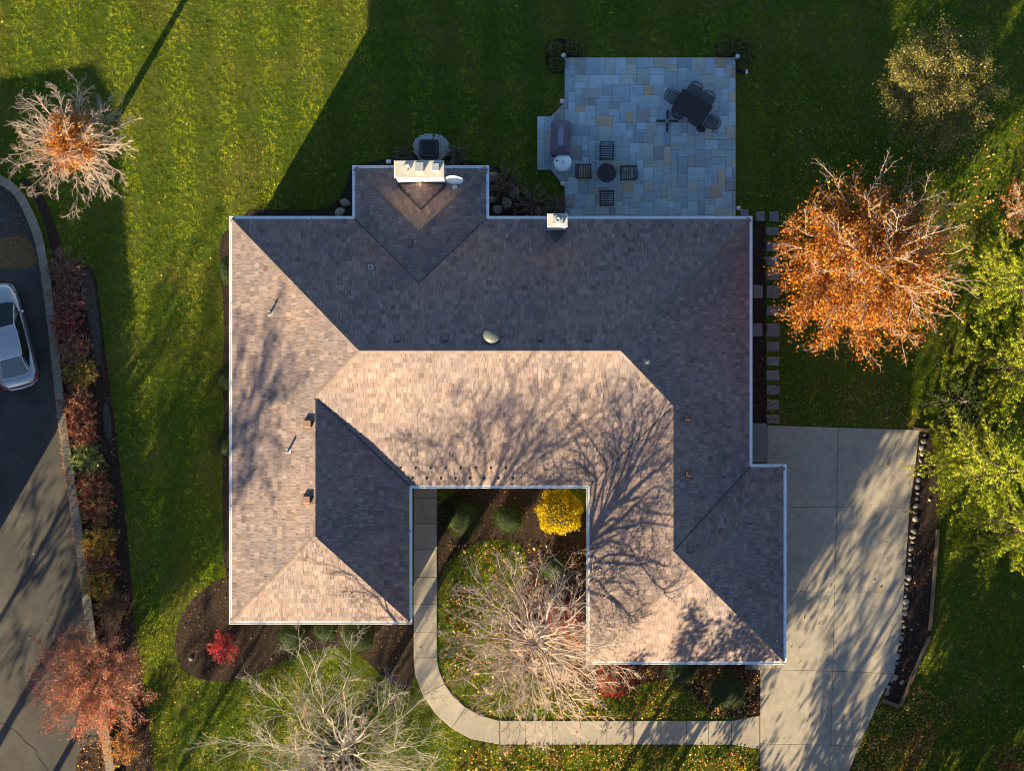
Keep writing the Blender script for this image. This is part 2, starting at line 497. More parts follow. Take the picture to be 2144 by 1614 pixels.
# the cut diamond round the joint crossing
b = MB(); dm = [Vector(P(x, y, .047)) for x, y in ((1744, 1382), (1767, 1404), (1743, 1427), (1720, 1403))]
for i in range(4):
    p, q = dm[i], dm[(i + 1) % 4]; d = (q - p).normalized(); n = Vector((-d.y, d.x, 0)) * .008
    b.add([p - n, q - n, q + n, p + n], [(0, 1, 2, 3)])
b.build('joint_line', M_concd, DRV)
b = MB(); b.prism(ccw(PL([(1570, 886), (1605, 886), (1605, 968), (1570, 968)], .16)), 0, .16, b=.01)
tag(b.build('concrete_landing', M_step), 'grey concrete landing at the east door under the white gutter', 'landing')

# ---- patio of bluestone flags
PZ = .09
patio_px = [(1182, 121), (1540, 121), (1541, 480), (1182, 480), (1182, 392), (1154, 356), (1125, 356), (1125, 244), (1153, 244), (1182, 215)]
PATIO, W_PATIO = sheet('patio', patio_px, .02, M_concd, smooth=False)
W_PAT = ccw(PL(patio_px, PZ))
mod = .1555
x0, y0 = P(1125, 121, PZ)[:2]; x1, y1 = P(1541, 480, PZ)[:2]
nx = int(round((x1 - x0) / mod)); ny = int(round((y0 - y1) / mod))
occ = np.zeros((nx, ny), bool)
sizes = [(2, 2), (3, 2), (2, 3), (3, 3), (4, 3), (3, 4), (4, 4), (5, 4), (4, 5), (6, 4), (5, 3), (6, 3), (4, 2), (2, 4), (5, 5), (3, 5)]
wts = [5, 7, 7, 10, 14, 12, 10, 7, 7, 4, 6, 3, 4, 4, 2, 4]
tones = [(.36, .43, .465)] * 10 + [(.41, .48, .515)] * 9 + [(.31, .375, .41)] * 4 + [(.40, .44, .41)] * 5 + [(.42, .415, .36)] * 3 + [(.33, .32, .315)] * 2 + [(.46, .41, .32)] * 1 + [(.52, .39, .255)] * 1
RP = random.Random(23)
convex_parts = [PL([(1182, 121), (1540, 121), (1541, 480), (1182, 480)], PZ), PL([(1125, 244), (1153.5, 244), (1153.5, 356), (1125, 356)], PZ), PL([(1153.5, 244), (1182, 215), (1182, 392), (1153.5, 356)], PZ)]
convex_parts = [ccw(c) for c in convex_parts]
for j in range(ny):
    for i in range(nx):
        if occ[i, j]: continue
        opts = []
        for (w, h), wt in zip(sizes, wts):
            if i + w <= nx and j + h <= ny and not occ[i:i + w, j:j + h].any(): opts.append(((w, h), wt))
        if opts: w, h = RP.choices([o[0] for o in opts], [o[1] for o in opts])[0]
        else: w, h = 1, 1
        occ[i:i + w, j:j + h] = True
        rect = [(x0 + i * mod, y0 - (j + h) * mod), (x0 + (i + w) * mod, y0 - (j + h) * mod), (x0 + (i + w) * mod, y0 - j * mod), (x0 + i * mod, y0 - j * mod)]
        t = RP.choice(tones); k = RP.uniform(.86, 1.12); t = tuple(c * k for c in t)
        for cp_ in convex_parts:
            pc = clip_convex(rect, cp_)
            if len(pc) < 3 or abs(area2(pc)) < .012: continue
            pc = [p for q, p in enumerate(pc) if (Vector(p) - Vector(pc[q - 1])).length > .004]
            if len(pc) < 3: continue
            b = MB(); b.prism(inset(pc, .0035), .0, PZ + RP.uniform(-.004, .004), c=t, b=.005)
            b.build('flagstone', M_flag, PATIO, centre=True)

# ---- stepping stones
step = []
for a, c in ((476, 493), (507, 527), (537, 556), (567, 587), (597, 624), (641, 661), (677, 705), (715, 735), (746, 766), (775, 796), (806, 826), (837, 858), (868, 886)):
    step.append((1605, a, 1632, c))
step += [(1577, 597, 1597, 624), (1577, 677, 1597, 705), (1583, 443, 1602, 463), (1611, 443, 1631, 464), (1551, 439, 1568, 452)]
for (a, c, d, e) in step:
    j = lambda: R.uniform(-.7, .7)
    b = MB(); b.prism(inset(ccw(PL([(a + j(), c + j()), (d + j(), c + j()), (d + j(), e + j()), (a + j(), e + j())], .05)), .004), 0, .05, b=.012)
    o = b.build('stepping_stone', M_step, centre=True)
    NTH = ['first', 'second', 'third', 'fourth', 'fifth', 'sixth', 'seventh', 'eighth', 'ninth', 'tenth', 'eleventh', 'twelfth', 'thirteenth']
    if a == 1551: tag(o, 'single square paver lying at the south-east corner of the flagstone patio', 'stepping stone', 'stepping stones along the east wall')
    elif a == 1577: tag(o, ('northern' if c == 597 else 'southern') + ' one of two pavers set against the east house wall', 'stepping stone', 'stepping stones along the east wall')
    elif c == 443: tag(o, ('square paver by the house corner' if a == 1583 else 'square paver under the orange branches') + ' at the north end of the stepping path', 'stepping stone', 'stepping stones along the east wall')
    else: tag(o, 'grey square stepping stone, %s from the driveway in the long column' % NTH[12 - step.index((a, c, d, e))], 'stepping stone', 'stepping stones along the east wall')

# ---- retaining wall with cap stones
rw = thing('retaining_wall', (*P(127, 860, 0)[:2], LOW), 'low curved tan block wall capped with stones beside the asphalt drive', 'wall')
ox, oy, oz = rw.location
path = [Vector((x, y)) for x, y in [P(a, c, .22)[:2] for a, c in WALLC]]
L_ = [0]
for i in range(1, len(path)): L_.append(L_[-1] + (path[i] - path[i - 1]).length)
def at_len(s):
    for i in range(1, len(path)):
        if L_[i] >= s:
            t = (s - L_[i - 1]) / (L_[i] - L_[i - 1]); return path[i - 1].lerp(path[i], t), (path[i] - path[i - 1]).normalized()
    return path[-1], (path[-1] - path[-2]).normalized()
b = MB()
n_ = 90
pts = [at_len(L_[-1] * i / n_) for i in range(n_ + 1)]
for i in range(n_):
    (p, d), (q, e) = pts[i], pts[i + 1]
    n1 = Vector((-d.y, d.x)) * .15; n2 = Vector((-e.y, e.x)) * .15
    v = []
    for z in (LOW, .14):
        for a in (p - n1, q - n2, q + n2, p + n1): v.append((a.x - ox, a.y - oy, z - oz))
    b.add(v, [(0, 1, 5, 4), (2, 3, 7, 6), (4, 5, 6, 7)])
b.build('wall_body', M_wallb, rw)
s = 0.0
while s < L_[-1] - .3:
    w = R.uniform(.27, .36)
    (p, d), (q, e) = at_len(s + .006), at_len(s + w - .006)
    if -30 < p.x < 30 and -19.5 < p.y < 13:
        hw = .195
        n1 = Vector((-d.y, d.x)) * (hw + R.uniform(-.012, .012)); n2 = Vector((-e.y, e.x)) * (hw + R.uniform(-.012, .012))
        poly = [(a.x - ox, a.y - oy) for a in (p - n1, q - n2, q + n2, p + n1)]
        m = MB(); m.prism(ccw(poly), .14 - oz, .22 + R.uniform(-.006, .006) - oz, b=.012)
        m.build('cap_stone', M_cap, rw, centre=True)
    s += w

# ---- timbers that edge the bed east of the driveway
def timber(pa, pb, label, z=.2):
    A, B = Vector(P(*pa, z)), Vector(P(*pb, z)); A.z = B.z = 0
    d = B - A; l = d.length
    b = MB(); b.box(-.075, .075, 0, l, -.02, z, b=.015)
    o = b.build('landscape_timber', M_timber, loc=A); o.rotation_euler = (0, 0, math.atan2(-d.x, d.y))
    tag(o, label, 'timber', 'timbers edging the mulch bed')
timber((1948, 1320), (1965, 1108), 'long straight brown timber edging the mulch bed south of the spruces')
timber((1886, 1478), (1947, 1332), 'slanting dark timber along the lower end of the mulch bed')
timber((1848, 1466), (1884, 1479), 'short timber closing the bottom corner of the mulch bed')
timber((1913, 897), (1946, 902), 'short timber lying across the top end of the stone-lined bed')

# ---- river stones along the driveway
ico = bmesh.new(); bmesh.ops.create_icosphere(ico, subdivisions=2, radius=1.0)
IV = np.array([v.co[:] for v in ico.verts]); IF = np.array([[v.index for v in f.verts] for f in ico.faces]); ico.free()
def rock_mesh(name, seed, flat=.6, rough=.22):
    r = np.random.default_rng(seed)
    V = IV.copy()
    for _ in range(7):
        n = r.normal(size=3); n /= np.linalg.norm(n); d = r.uniform(.55, .9)
        k = V @ n; V = np.where((k > d)[:, None], V - np.outer(k - d, n) * .85, V)
    V *= 1 + rough * .3 * r.normal(size=(len(V), 1)) * .4
    V[:, 2] *= flat
    V[:, 2] += flat * .35
    me = bpy.data.meshes.new(name); me.from_pydata(V.tolist(), [], IF.tolist()); 
    me.polygons.foreach_set('use_smooth', np.ones(len(IF), bool)); me.update()
    return me
ROCKS = [rock_mesh('river_stone', i + 3, .62, .12) for i in range(6)]
SLABS = [rock_mesh('boulder', i + 40, .28, .2) for i in range(5)]
def put_rock(name, me, m, px, py, r_px, label, cat, group, sq=1.0):
    x, y, z = P(px, py, .02)
    if not me.materials: me.materials.append(m)
    o = bpy.data.objects.new(name, me); o.location = (x, y, .0)
    s = r_px / S
    o.scale = (s, s * sq, s); o.rotation_euler = (0, 0, R.uniform(0, 6.28)); COL.objects.link(o)
    tag(o, label, cat, group); return o
edge = [(1934, 910), (1928, 960), (1921, 1020), (1915, 1080), (1909, 1140), (1903, 1190), (1897, 1240), (1891, 1300), (1884, 1360), (1871, 1410), (1857, 1450)]
t = 0
for i in range(len(edge) - 1):
    (a, c), (d, e) = edge[i], edge[i + 1]
    l = math.hypot(d - a, e - c); s = t
    while s < l:
        if R.random() < .93:
            put_rock('river_stone', R.choice(ROCKS), M_rock, a + (d - a) * s / l + R.uniform(-1.5, 2.5), c + (e - c) * s / l, R.uniform(3.6, 8.0),
                     'rounded pale stone in the row between concrete driveway and mulch bed', 'stone', 'river stones along the driveway edge', R.uniform(.6, .98))
        s += R.uniform(10.5, 16)
    t = s - l
for (a, c, r_) in ((1868, 1419, 8), (1882, 1428, 6), (1940, 1046, 4)):
    put_rock('river_stone', R.choice(ROCKS), M_rock, a + 6, c, r_, {1868: 'larger loose pale stone inside the lower end of the mulch bed', 1882: 'small loose pale stone beside the slanting timber in the mulch bed', 1940: 'tiny loose stone in the mulch bed under the big spruce'}[a], 'stone', 'loose stones in the bed', .8)
for i, (a, c, r_) in enumerate(((1032, 370, 13), (1079, 402, 12), (1027, 418, 10), (1061, 424, 13), (1042, 438, 12), (1128, 443, 10), (723, 425, 13), (712, 444, 12))):
    lab = {1032: 'flat boulder at the north-east corner of the chimney bay', 1079: 'flat boulder at the lawn edge of the north bed', 1027: 'boulder against the east side of the chimney bay', 1061: 'large flat boulder in the middle of the north bed', 1042: 'flat boulder lying under the main gutter beside the bay', 1128: 'flat boulder under the main gutter nearest the patio'}[a] if a > 900 else ('upper' if a == 723 else 'lower') + ' of two flat boulders in the corner west of the chimney bay'
    put_rock('boulder', SLABS[i % 5], M_bould, a, c, r_, lab, 'boulder', 'boulders in the north bed', R.uniform(.75, 1))
b = MB(); b.lathe([(.10, .0), (.11, .03), (.06, .06), (0, .065)], 10)
tag(b.build('valve_cover', M_dome, loc=(*P(400, 1378)[:2], .01)), 'small pale green valve cover in the south-west mulch bed', 'valve cover')
# ------------------------------------------------------------------ the house
EZ, T = 3.0, 0.59
WX, WI, EI, EX, BX = -12.44, -4.39, 3.28, 10.57, 12.07
NY, CY, SW_, SE_, BN = 7.44, -4.52, -10.49, -12.25, -3.46
NBW, NBE, NBY = -7.02, -1.01, 9.67
house = thing('house', (0, 0, 0), 'large single-storey house with brown shingled hip roof and white gutters', 'house')
PERIM = [(WX, NY), (WX, SW_), (WI, SW_), (WI, CY), (EI, CY), (EI, SE_), (BX, SE_), (BX, BN), (EX, BN), (EX, NY), (NBE, NY), (NBE, NBY), (NBW, NBY), (NBW, NY)]
assert area2(PERIM) > 0
hw = (WI - WX) / 2; wr = WX + hw                    # west wing ridge
mh = (NY - CY) / 2; mr = CY + mh                    # main ridge
aW, aE = WX + mh, EX - mh
eh = (EX - EI) / 2; er = EI + eh                    # east wing ridge
bh = (BX - EI) / 2; bx = EI + bh; by = SE_ + bh     # pyramid at the south-east
nh = (NBE - NBW) / 2; nr = NBW + nh                 # north bay ridge
yw = CY + (wr - WX); ye = CY + (EX - er)            # where the wing ridges meet the hips
yb = BN - (EX - er)
# (polygon in plan, origin of the eave, up-slope direction)
SL = [
    ([(WX, NY), (NBW, NY), (nr, NY - nh), (nr, mr), (aW, mr)], (0, NY), (0, -1)),
    ([(nr, NY - nh), (NBE, NY), (EX, NY), (aE, mr), (nr, mr)], (0, NY), (0, -1)),
    ([(WX, NY), (aW, mr), (wr, yw), (WX, yw)], (WX, 0), (1, 0)),
    ([(WX, yw), (wr, yw), (wr, SW_ + hw), (WX, SW_)], (WX, 0), (1, 0)),
    ([(WX, SW_), (wr, SW_ + hw), (WI, SW_)], (0, SW_), (0, 1)),
    ([(wr, yw), (WI, CY), (WI, SW_), (wr, SW_ + hw)], (WI, 0), (-1, 0)),
    ([(aW, mr), (aE, mr), (er, ye), (EI, CY), (WI, CY), (wr, yw)], (0, CY), (0, 1)),
    ([(EX, NY), (EX, ye), (er, ye), (aE, mr)], (EX, 0), (-1, 0)),
    ([(EX, ye), (EX, BN), (er, yb), (er, ye)], (EX, 0), (-1, 0)),
    ([(er, ye), (er, yb), (EI, yb), (EI, CY)], (EI, 0), (1, 0)),
    ([(er, yb), (bx, by), (EI, SE_), (EI, yb)], (EI, 0), (1, 0)),
    ([(EI, SE_), (BX, SE_), (bx, by)], (0, SE_), (0, 1)),
    ([(BX, SE_), (BX, BN), (bx, by)], (BX, 0), (-1, 0)),
    ([(BX, BN), (EX, BN), (er, yb), (bx, by)], (0, BN), (0, -1)),
    ([(NBW, NY), (NBW, NBY), (nr, NBY - nh), (nr, NY - nh)], (NBW, 0), (1, 0)),
    ([(NBE, NY), (NBE, NBY), (nr, NBY - nh), (nr, NY - nh)], (NBE, 0), (-1, 0)),
    ([(NBW, NBY), (NBE, NBY), (nr, NBY - nh)], (0, NBY), (0, -1)),
]
def zplane(p, o, g, t=T, z0=EZ):
    return z0 + t * ((p[0] - o[0]) * g[0] + (p[1] - o[1]) * g[1])
RS = random.Random(5)
SH = []                                                # shingles: (verts, faces, colour, uv-up axis, area)
def shingle_slope(poly, o, g, t=T, z0=EZ, trim=.14, row=.2135, w=(.14, .34)):
    poly = ccw(poly)
    s_of = lambda p: (p[0] - o[0]) * g[0] + (p[1] - o[1]) * g[1]
    og = o[0] * g[0] + o[1] * g[1]
    u = (-g[1], g[0])
    u_of = lambda p: p[0] * u[0] + p[1] * u[1]
    if trim: poly = clip_half(poly, g[0], g[1], o[0] * g[0] + o[1] * g[1] + trim)
    if len(poly) < 3: return
    smin = min(s_of(p) for p in poly); smax = max(s_of(p) for p in poly)
    # rows keep one common phase per eave line
    k0 = int(math.floor((smin - .14) / row))
    k = k0
    while .14 + k * row < smax:
        s0 = .14 + k * row; s1 = s0 + row
        k += 1
        strip = clip_half(clip_half(poly, g[0], g[1], o[0] * g[0] + o[1] * g[1] + s0 - .02), -g[0], -g[1], -(o[0] * g[0] + o[1] * g[1] + s1))
        if len(strip) < 3: continue
        ua = min(u_of(p) for p in strip); ub = max(u_of(p) for p in strip)
        cu = ua - RS.uniform(0, .2)
        while cu < ub:
            ww = RS.choice((.11, .14, .17, .19, .22, .28)) * RS.uniform(.9, 1.1)
            j = RS.choice((0, 0, 0, -.012, .014))
            def pt(uu, ss): return (g[0] * (og + ss) + u[0] * uu, g[1] * (og + ss) + u[1] * uu)
            gp = RS.choice((.002, .003, .006))
            rect = ccw([pt(cu + gp, s0 + j), pt(cu + ww - gp, s0 + j), pt(cu + ww - gp, s1 + .02), pt(cu + gp, s1 + .02)])
            pc = clip_convex(rect, poly)
            cu += ww
            if len(pc) < 3: continue
            ar = abs(area2(pc)) / 2
            if ar < .0015: continue
            tb = RS.choice((.016, .020, .024, .034)) ; n = len(pc)
            vb, vt, uv = [], [], []
            for p in pc:
                sp = s_of(p); f = min(max((sp - s0) / (s1 - s0 + .02), 0), 1)
                zb = zplane(p, o, g, t, z0)
                vb.append((p[0], p[1], zb - .004)); vt.append((p[0], p[1], zb + tb * (1 - f) + .004))
                uv.append((u_of(p), sp))
            k_ = RS.gauss(0, 1)
            base = RS.choice(((.208, .158, .153), (.200, .154, .152), (.190, .148, .150), (.217, .166, .156), (.172, .136, .141), (.204, .150, .140)))
            kk = min(max(1 + .125 * k_, .56), 1.34)
            mx, my = pc[0]; lf = math.sin(mx * .9 + 1.4 * math.sin(my * .7)) * math.cos(my * .8 + 1.1 * math.sin(mx * .6))
            kk *= 1 + .09 * lf
            c = (base[0] * kk * (1 + .035 * lf), base[1] * kk, base[2] * kk * (1 - .05 * lf))
            f = [tuple(range(n, 2 * n))] + [(i, (i + 1) % n, n + (i + 1) % n, n + i) for i in range(n)]
            SH.append((vb + vt, f, c, uv + uv, ar))
for poly, o, g in SL: shingle_slope(poly, o, g)
# saddle behind the big chimney
cxl, cxr, cyS = -4.98, -2.90, 8.79
cxm = (cxl + cxr) / 2
zb = zplane((0, cyS), (0, NBY), (0, -1)); ytip = 7.66; zt = zplane((0, ytip), (0, NBY), (0, -1))
tc_ = (zt - zb) / (cxm - cxl)
shingle_slope([(cxl, cyS), (cxm, cyS), (cxm, ytip)], (cxl, 0), (1, 0), tc_, zb + .03, 0)
shingle_slope([(cxr, cyS), (cxm, cyS), (cxm, ytip)], (cxr, 0), (-1, 0), tc_, zb + .03, 0)

def shingle_mesh(name, items, parent, centre=False):
    v, f, c, uv = [], [], [], []
    for (vv, ff, cc, uu, _) in items:
        b0 = len(v); v += vv
        for q in ff: f.append(tuple(b0 + i for i in q)); c += [*cc, 1.0]
        uv += uu
    loc = None
    if centre:
        loc = v[0]; v = [(a[0] - loc[0], a[1] - loc[1], a[2] - loc[2]) for a in v]
    me = bpy.data.meshes.new(name); me.from_pydata(v, [], f)
    at = me.attributes.new('col', 'FLOAT_COLOR', 'FACE'); at.data.foreach_set('color', c)
    ul = me.uv_layers.new(name='UVMap')
    vi = np.zeros(len(me.loops), np.int32); me.loops.foreach_get('vertex_index', vi)
    ul.data.foreach_set('uv', np.array(uv, np.float32)[vi].ravel())
    me.update()
    return link(name, me, M_shing, parent, loc)

# roof deck
b = MB()
for poly, o, g in SL:
    p = clip_half(ccw(poly), g[0], g[1], o[0] * g[0] + o[1] * g[1] + .13)
    b.add([(x, y, zplane((x, y), o, g) - .012) for x, y in p], [tuple(range(len(p)))])
ROOF = b.build('roof', M_deck, house)
ROOF['label'] = 'brown shingled hip roof with long ridges'
SH.sort(key=lambda s: -s[4])
for it in SH[:300]: shingle_mesh('shingle', [it], ROOF, True)
o = shingle_mesh('shingle_field', SH[300:], ROOF); o['kind'] = 'stuff'
print('shingles', len(SH))

# hip and ridge caps
def Z(p, o, g): return (p[0], p[1], zplane(p, o, g))
zm, zw, ze_, zb_, zn = EZ + T * mh, EZ + T * hw, EZ + T * eh, EZ + T * bh, EZ + T * nh
CAPS = [((WX + .12, NY - .12, EZ + .07), (aW, mr, zm)), ((EX - .12, NY - .12, EZ + .07), (aE, mr, zm)), ((wr, yw, zw), (aW, mr, zm)), ((er, ye, ze_), (aE, mr, zm)),
        ((aW, mr, zm), (aE, mr, zm)), ((wr, SW_ + hw, zw), (wr, yw, zw)), ((WX + .12, SW_ + .12, EZ + .07), (wr, SW_ + hw, zw)), ((WI - .12, SW_ + .12, EZ + .07), (wr, SW_ + hw, zw)),
        ((er, yb, ze_), (er, ye, ze_)), ((er, yb, ze_), (bx, by, zb_)), ((EI + .12, SE_ + .12, EZ + .07), (bx, by, zb_)), ((BX - .12, SE_ + .12, EZ + .07), (bx, by, zb_)), ((BX - .12, BN - .12, EZ + .07), (bx, by, zb_)),
        ((NBW + .12, NBY - .12, EZ + .07), (nr, NBY - nh, zn)), ((NBE - .12, NBY - .12, EZ + .07), (nr, NBY - nh, zn)), ((nr, NY - nh, zn), (nr, NBY - nh, zn))]
def cap_piece(a, d, l, drop, wd):
    """one bent cap, its upper end tucked lower"""
    side = Vector((-d.y, d.x, 0)).normalized()
    v = []
    for s_, lift in ((0, .042), (l * 1.06, .022)):
        c = a + d * s_
        for k in (-1, 0, 1):
            q = c + side * (wd * k); q.z += lift - (drop if k else 0); v.append(q)
    th = .014
    v2 = [Vector((q.x, q.y, q.z - th)) for q in v]
    return v + v2, [(0, 1, 4, 3), (1, 2, 5, 4), (6, 7, 1, 0), (7, 8, 2, 1), (0, 3, 9, 6), (2, 8, 11, 5), (3, 4, 10, 9), (4, 5, 11, 10)]
ncap = 0
for a, c in CAPS:
    a, c = Vector(a), Vector(c); d = (c - a); Ltot = d.length; d.normalize()
    flat = abs(d.z) < .02
    n = max(2, int(Ltot / .34)); l = Ltot / n
    wd = .115
    drop = wd * (T if flat else T * .70)
    for i in range(n):
        v, f = cap_piece(a + d * (l * i), d, l, drop, wd)
        b = MB(); b.add(v, f); b.build('ridge_cap', M_ridge, ROOF, centre=True); ncap += 1
print('caps', ncap)

# valley flashing
def strip(a, c, wd, lift, name='valley_flashing', rib=True):
    a, c = Vector(a), Vector(c); d = (c - a).normalized(); sd = Vector((-d.y, d.x, 0)).normalized()
    b = MB(); v = []
    prof = ((-wd, lift + .03), (-wd * .45, lift + .012), (0, lift + .035), (wd * .45, lift + .012), (wd, lift + .03))
    for q in (a, c):
        for k, zz in prof: v.append((q.x + sd.x * k, q.y + sd.y * k, q.z + zz))
    b.add(v, [(i, i + 1, 6 + i, 5 + i) for i in range(4)])
    return b.build(name, M_flash, ROOF)
for a, c in (((NBW + .1, NY - .1, EZ + .06), (nr, NY - nh, zn)), ((NBE - .1, NY - .1, EZ + .06), (nr, NY - nh, zn)), ((WI - .1, CY + .1, EZ + .06), (wr, yw, zw)),
             ((EI + .1, CY + .1, EZ + .06), (er, ye, ze_)), ((EX - .1, BN - .1, EZ + .06), (er, yb, ze_))):
    strip(a, c, .105, .012)
strip((cxl - .02, cyS, zb + .02), (cxm, ytip, zt), .07, .03, 'saddle_flashing')
strip((cxr + .02, cyS, zb + .02), (cxm, ytip, zt), .07, .03, 'saddle_flashing')

# gutters: a U trough along every eave, mitred
prof = [(0, 2.92), (0, 3.055), (.028, 3.055), (.036, 3.038), (.148, 3.038), (.152, 3.06), (.17, 3.06), (.17, 2.92)]
rings = [[(x, y, z) for x, y in inset(PERIM, o_)] for o_, z in prof]
np_ = len(PERIM)
for i in range(np_):
    j = (i + 1) % np_
    b = MB(); v = []
    for (o_, z), rg in zip(prof, rings): v.append((*rg[i][:2], z))
    for (o_, z), rg in zip(prof, rings): v.append((*rg[j][:2], z))
    m = len(prof)
    b.add(v, [(k, (k + 1) % m, m + (k + 1) % m, m + k) for k in range(m)] + [tuple(range(m)), tuple(range(2 * m - 1, m - 1, -1))])
    b.build('gutter', M_gut, house)
# hangers across the gutters and a corner block
for i in range(np_):
    pass
# soffit, walls, windows, doors
sin_, sout = inset(PERIM, .60), inset(PERIM, .08)
b = MB(); v = [(x, y, 2.93) for x, y in sout] + [(x, y, 2.93) for x, y in sin_]
b.add(v, [((i + 1) % np_, i, np_ + i, np_ + (i + 1) % np_) for i in range(np_)])
b.build('soffit', M_gut, house)
wl_ = inset(PERIM, .55)
b = MB(); v = [(x, y, -.02) for x, y in wl_] + [(x, y, 2.95) for x, y in wl_]
b.add(v, [(i, (i + 1) % np_, np_ + (i + 1) % np_, np_ + i) for i in range(np_)])
b.build('wall', M_side, house)
def wall_panel(a, c, t0, w, z0, z1, kind):
    a, c = Vector(a), Vector(c); d = (c - a).normalized(); n = Vector((d.y, -d.x))
    p = a + d * t0
    def rect(nm, m_, e, dep, zz0, zz1, par):
        q = MB(); v = []
        for k in (0.0, dep):
            for s_, z in ((-e, zz0), (w + e, zz0), (w + e, zz1), (-e, zz1)):
                x = p + d * s_ + n * k; v.append((x.x, x.y, z))
        q.add(v, [(4, 5, 6, 7), (0, 1, 5, 4), (1, 2, 6, 5), (2, 3, 7, 6), (3, 0, 4, 7)])
        return q.build(nm, m_, par)
    if kind == 'window':
        f = rect('window', M_gut, .07, .035, z0 - .07, z1 + .07, house); rect('pane', M_glass, -.02, .045, z0 + .02, z1 - .02, f)
    elif kind == 'garage':
        f = rect('garage_door', M_door, 0, .03, z0, z1, house)
    else:
        f = rect('door', M_timber, 0, .04, z0, z1, house)
for i in range(np_):
    a, c = wl_[i], wl_[(i + 1) % np_]
    l = (Vector(c) - Vector(a)).length
    if i == 6:
        wall_panel(a, c, .9, 2.6, .03, 2.3, 'garage'); wall_panel(a, c, 4.4, 2.6, .03, 2.3, 'garage'); continue
    if i == 3: wall_panel(a, c, .35, 1.0, .06, 2.1, 'door')
    if i == 8: wall_panel(a, c, .6, .95, .2, 2.2, 'door')
    nwin = int(l / 3.2)
    for k in range(nwin):
        if i == 8 and k == 0: continue
        if i == 3 and k == 0: continue
        wall_panel(a, c, l * (k + .5) / nwin - .65, 1.3, .85, 2.15, 'window')
# downspout elbow on the west wall
b = MB(); b.box(WX - .18, WX + .02, -8.2, -8.08, 2.3, 2.42); b.box(WX - .18, WX - .09, -8.2, -8.08, .1, 2.42)
b.build('downspout', M_gut, house)

# ---- chimneys
def chimney(x0, x1, y0, y1, z0, z1, name='chimney'):
    b = MB(); b.box(x0 + .05, x1 - .05, y0 + .05, y1 - .05, z0, z1 - .10)
    o = b.build(name, M_stone, house)
    b = MB(); b.box(x0, x1, y0, y1, z1 - .10, z1, b=.02); b.build('chimney_cap', M_stone, o)
    return o
ZC = 6.2
ch = chimney(-5.0, -2.87, 8.79, 9.53, 2.6, ZC)
def flue(x, y, s_, h, open_=True):
    b = MB()
    b.box(x - s_, x + s_, y - s_, y + s_, ZC + .001, ZC + h)
    if open_: b.box(x - s_ * 1.15, x + s_ * 1.15, y - s_ * 1.15, y + s_ * 1.15, ZC + h + .06, ZC + h + .09, b=.02)
    for a in (-1, 1):
        for c in (-1, 1):
            if open_: b.box(x + a * s_ * .9 - .015, x + a * s_ * .9 + .015, y + c * s_ * .9 - .015, y + c * s_ * .9 + .015, ZC + h, ZC + h + .06)
    return b
flue(-3.93, 9.22, .175, .26).build('flue', M_flue, ch)
flue(-3.24, 9.22, .145, .24).build('flue', M_flue, ch)
b = MB(); b.tube([(-4.47 + .14 * math.cos(a), 9.2 + .14 * math.sin(a), ZC + .05) for a in [i * math.pi / 8 - math.pi / 2 for i in range(0, 13)]], .035, 6)
b.build('flue', M_stone, ch)
ch2 = chimney(1.50, 2.37, 6.72, 7.29, 2.6, ZC)
b = MB(); b.box(1.73, 2.16, 6.83, 7.19, ZC + .001, ZC + .16, b=.01); b.lathe([(.13, ZC + .16), (.13, ZC + .24), (.10, ZC + .26), (.06, ZC + .24), (0, ZC + .235)], 16, 1.945, 7.01)
b.build('flue', M_flue, ch2)
# dark metal saddle behind the small chimney
b = MB(); zs = zplane((0, 6.76), (0, NY), (0, -1)); zt2 = zplane((0, 6.25), (0, NY), (0, -1))
b.add([(1.47, 6.77, zs + .06), (2.40, 6.77, zs + .06), (1.935, 6.77, zt2 + .06), (1.935, 6.24, zt2 + .05)], [(0, 3, 2), (1, 2, 3)])
b.build('saddle_flashing', M_flash, ROOF)

# ---- roof vents and pipes
def roof_pt(px, py, k, h=0):
    """point on slope k seen at this pixel"""
    poly, o, g = SL[k]
    z = 4.0
    for _ in range(6):
        x, y, _z = P(px, py, z + h); z = zplane((x, y), o, g)
    return x, y, z, Vector((-g[0] * T, -g[1] * T, 1)).normalized(), g
def box_vent(px, py, k, m_=M_vent, s_=.16, h=.16):
    x, y, z, n, g = roof_pt(px, py, k, h)
    b = MB(); u = (-g[1], g[0])
    def pt(a, c, zz): return (x + u[0] * a + g[0] * c, y + u[1] * a + g[1] * c, z + T * c + zz)
    f = 1.45
    v = [pt(-s_ * f, -s_ * f, .03), pt(s_ * f, -s_ * f, .03), pt(s_ * f, s_ * f, .03), pt(-s_ * f, s_ * f, .03)]
    b.add(v, [(0, 1, 2, 3)])
    v = []
    for e, zz in ((1.0, .03), (1.0, h), (.82, h + .03)):
        v += [pt(-s_ * e, -s_ * e, zz), pt(s_ * e, -s_ * e, zz), pt(s_ * e, s_ * e, zz), pt(-s_ * e, s_ * e, zz)]
    fc = [(8, 9, 10, 11)]
    for r_ in (0, 4):
        for i in range(4): fc.append((r_ + i, r_ + (i + 1) % 4, r_ + 4 + (i + 1) % 4, r_ + 4 + i))
    b.add(v, fc)
    b.build('roof_vent', m_, ROOF)
for px, py in ((833, 707), (932, 706), (1131, 706), (1232, 706)): box_vent(px, py, 1 if px > 880 else 0, M_ventd, .13, .07)
for px, py in ((644, 887), (642, 1046)): box_vent(px, py, 3, M_vent, .16, .20)
box_vent(1441, 875, 8, M_vent, .11, .2); box_vent(1443, 992, 8, M_vent, .11, .2)
box_vent(1446, 1148, 13, M_ventd, .12, .07); box_vent(857, 508, 14, M_ventd, .12, .07)
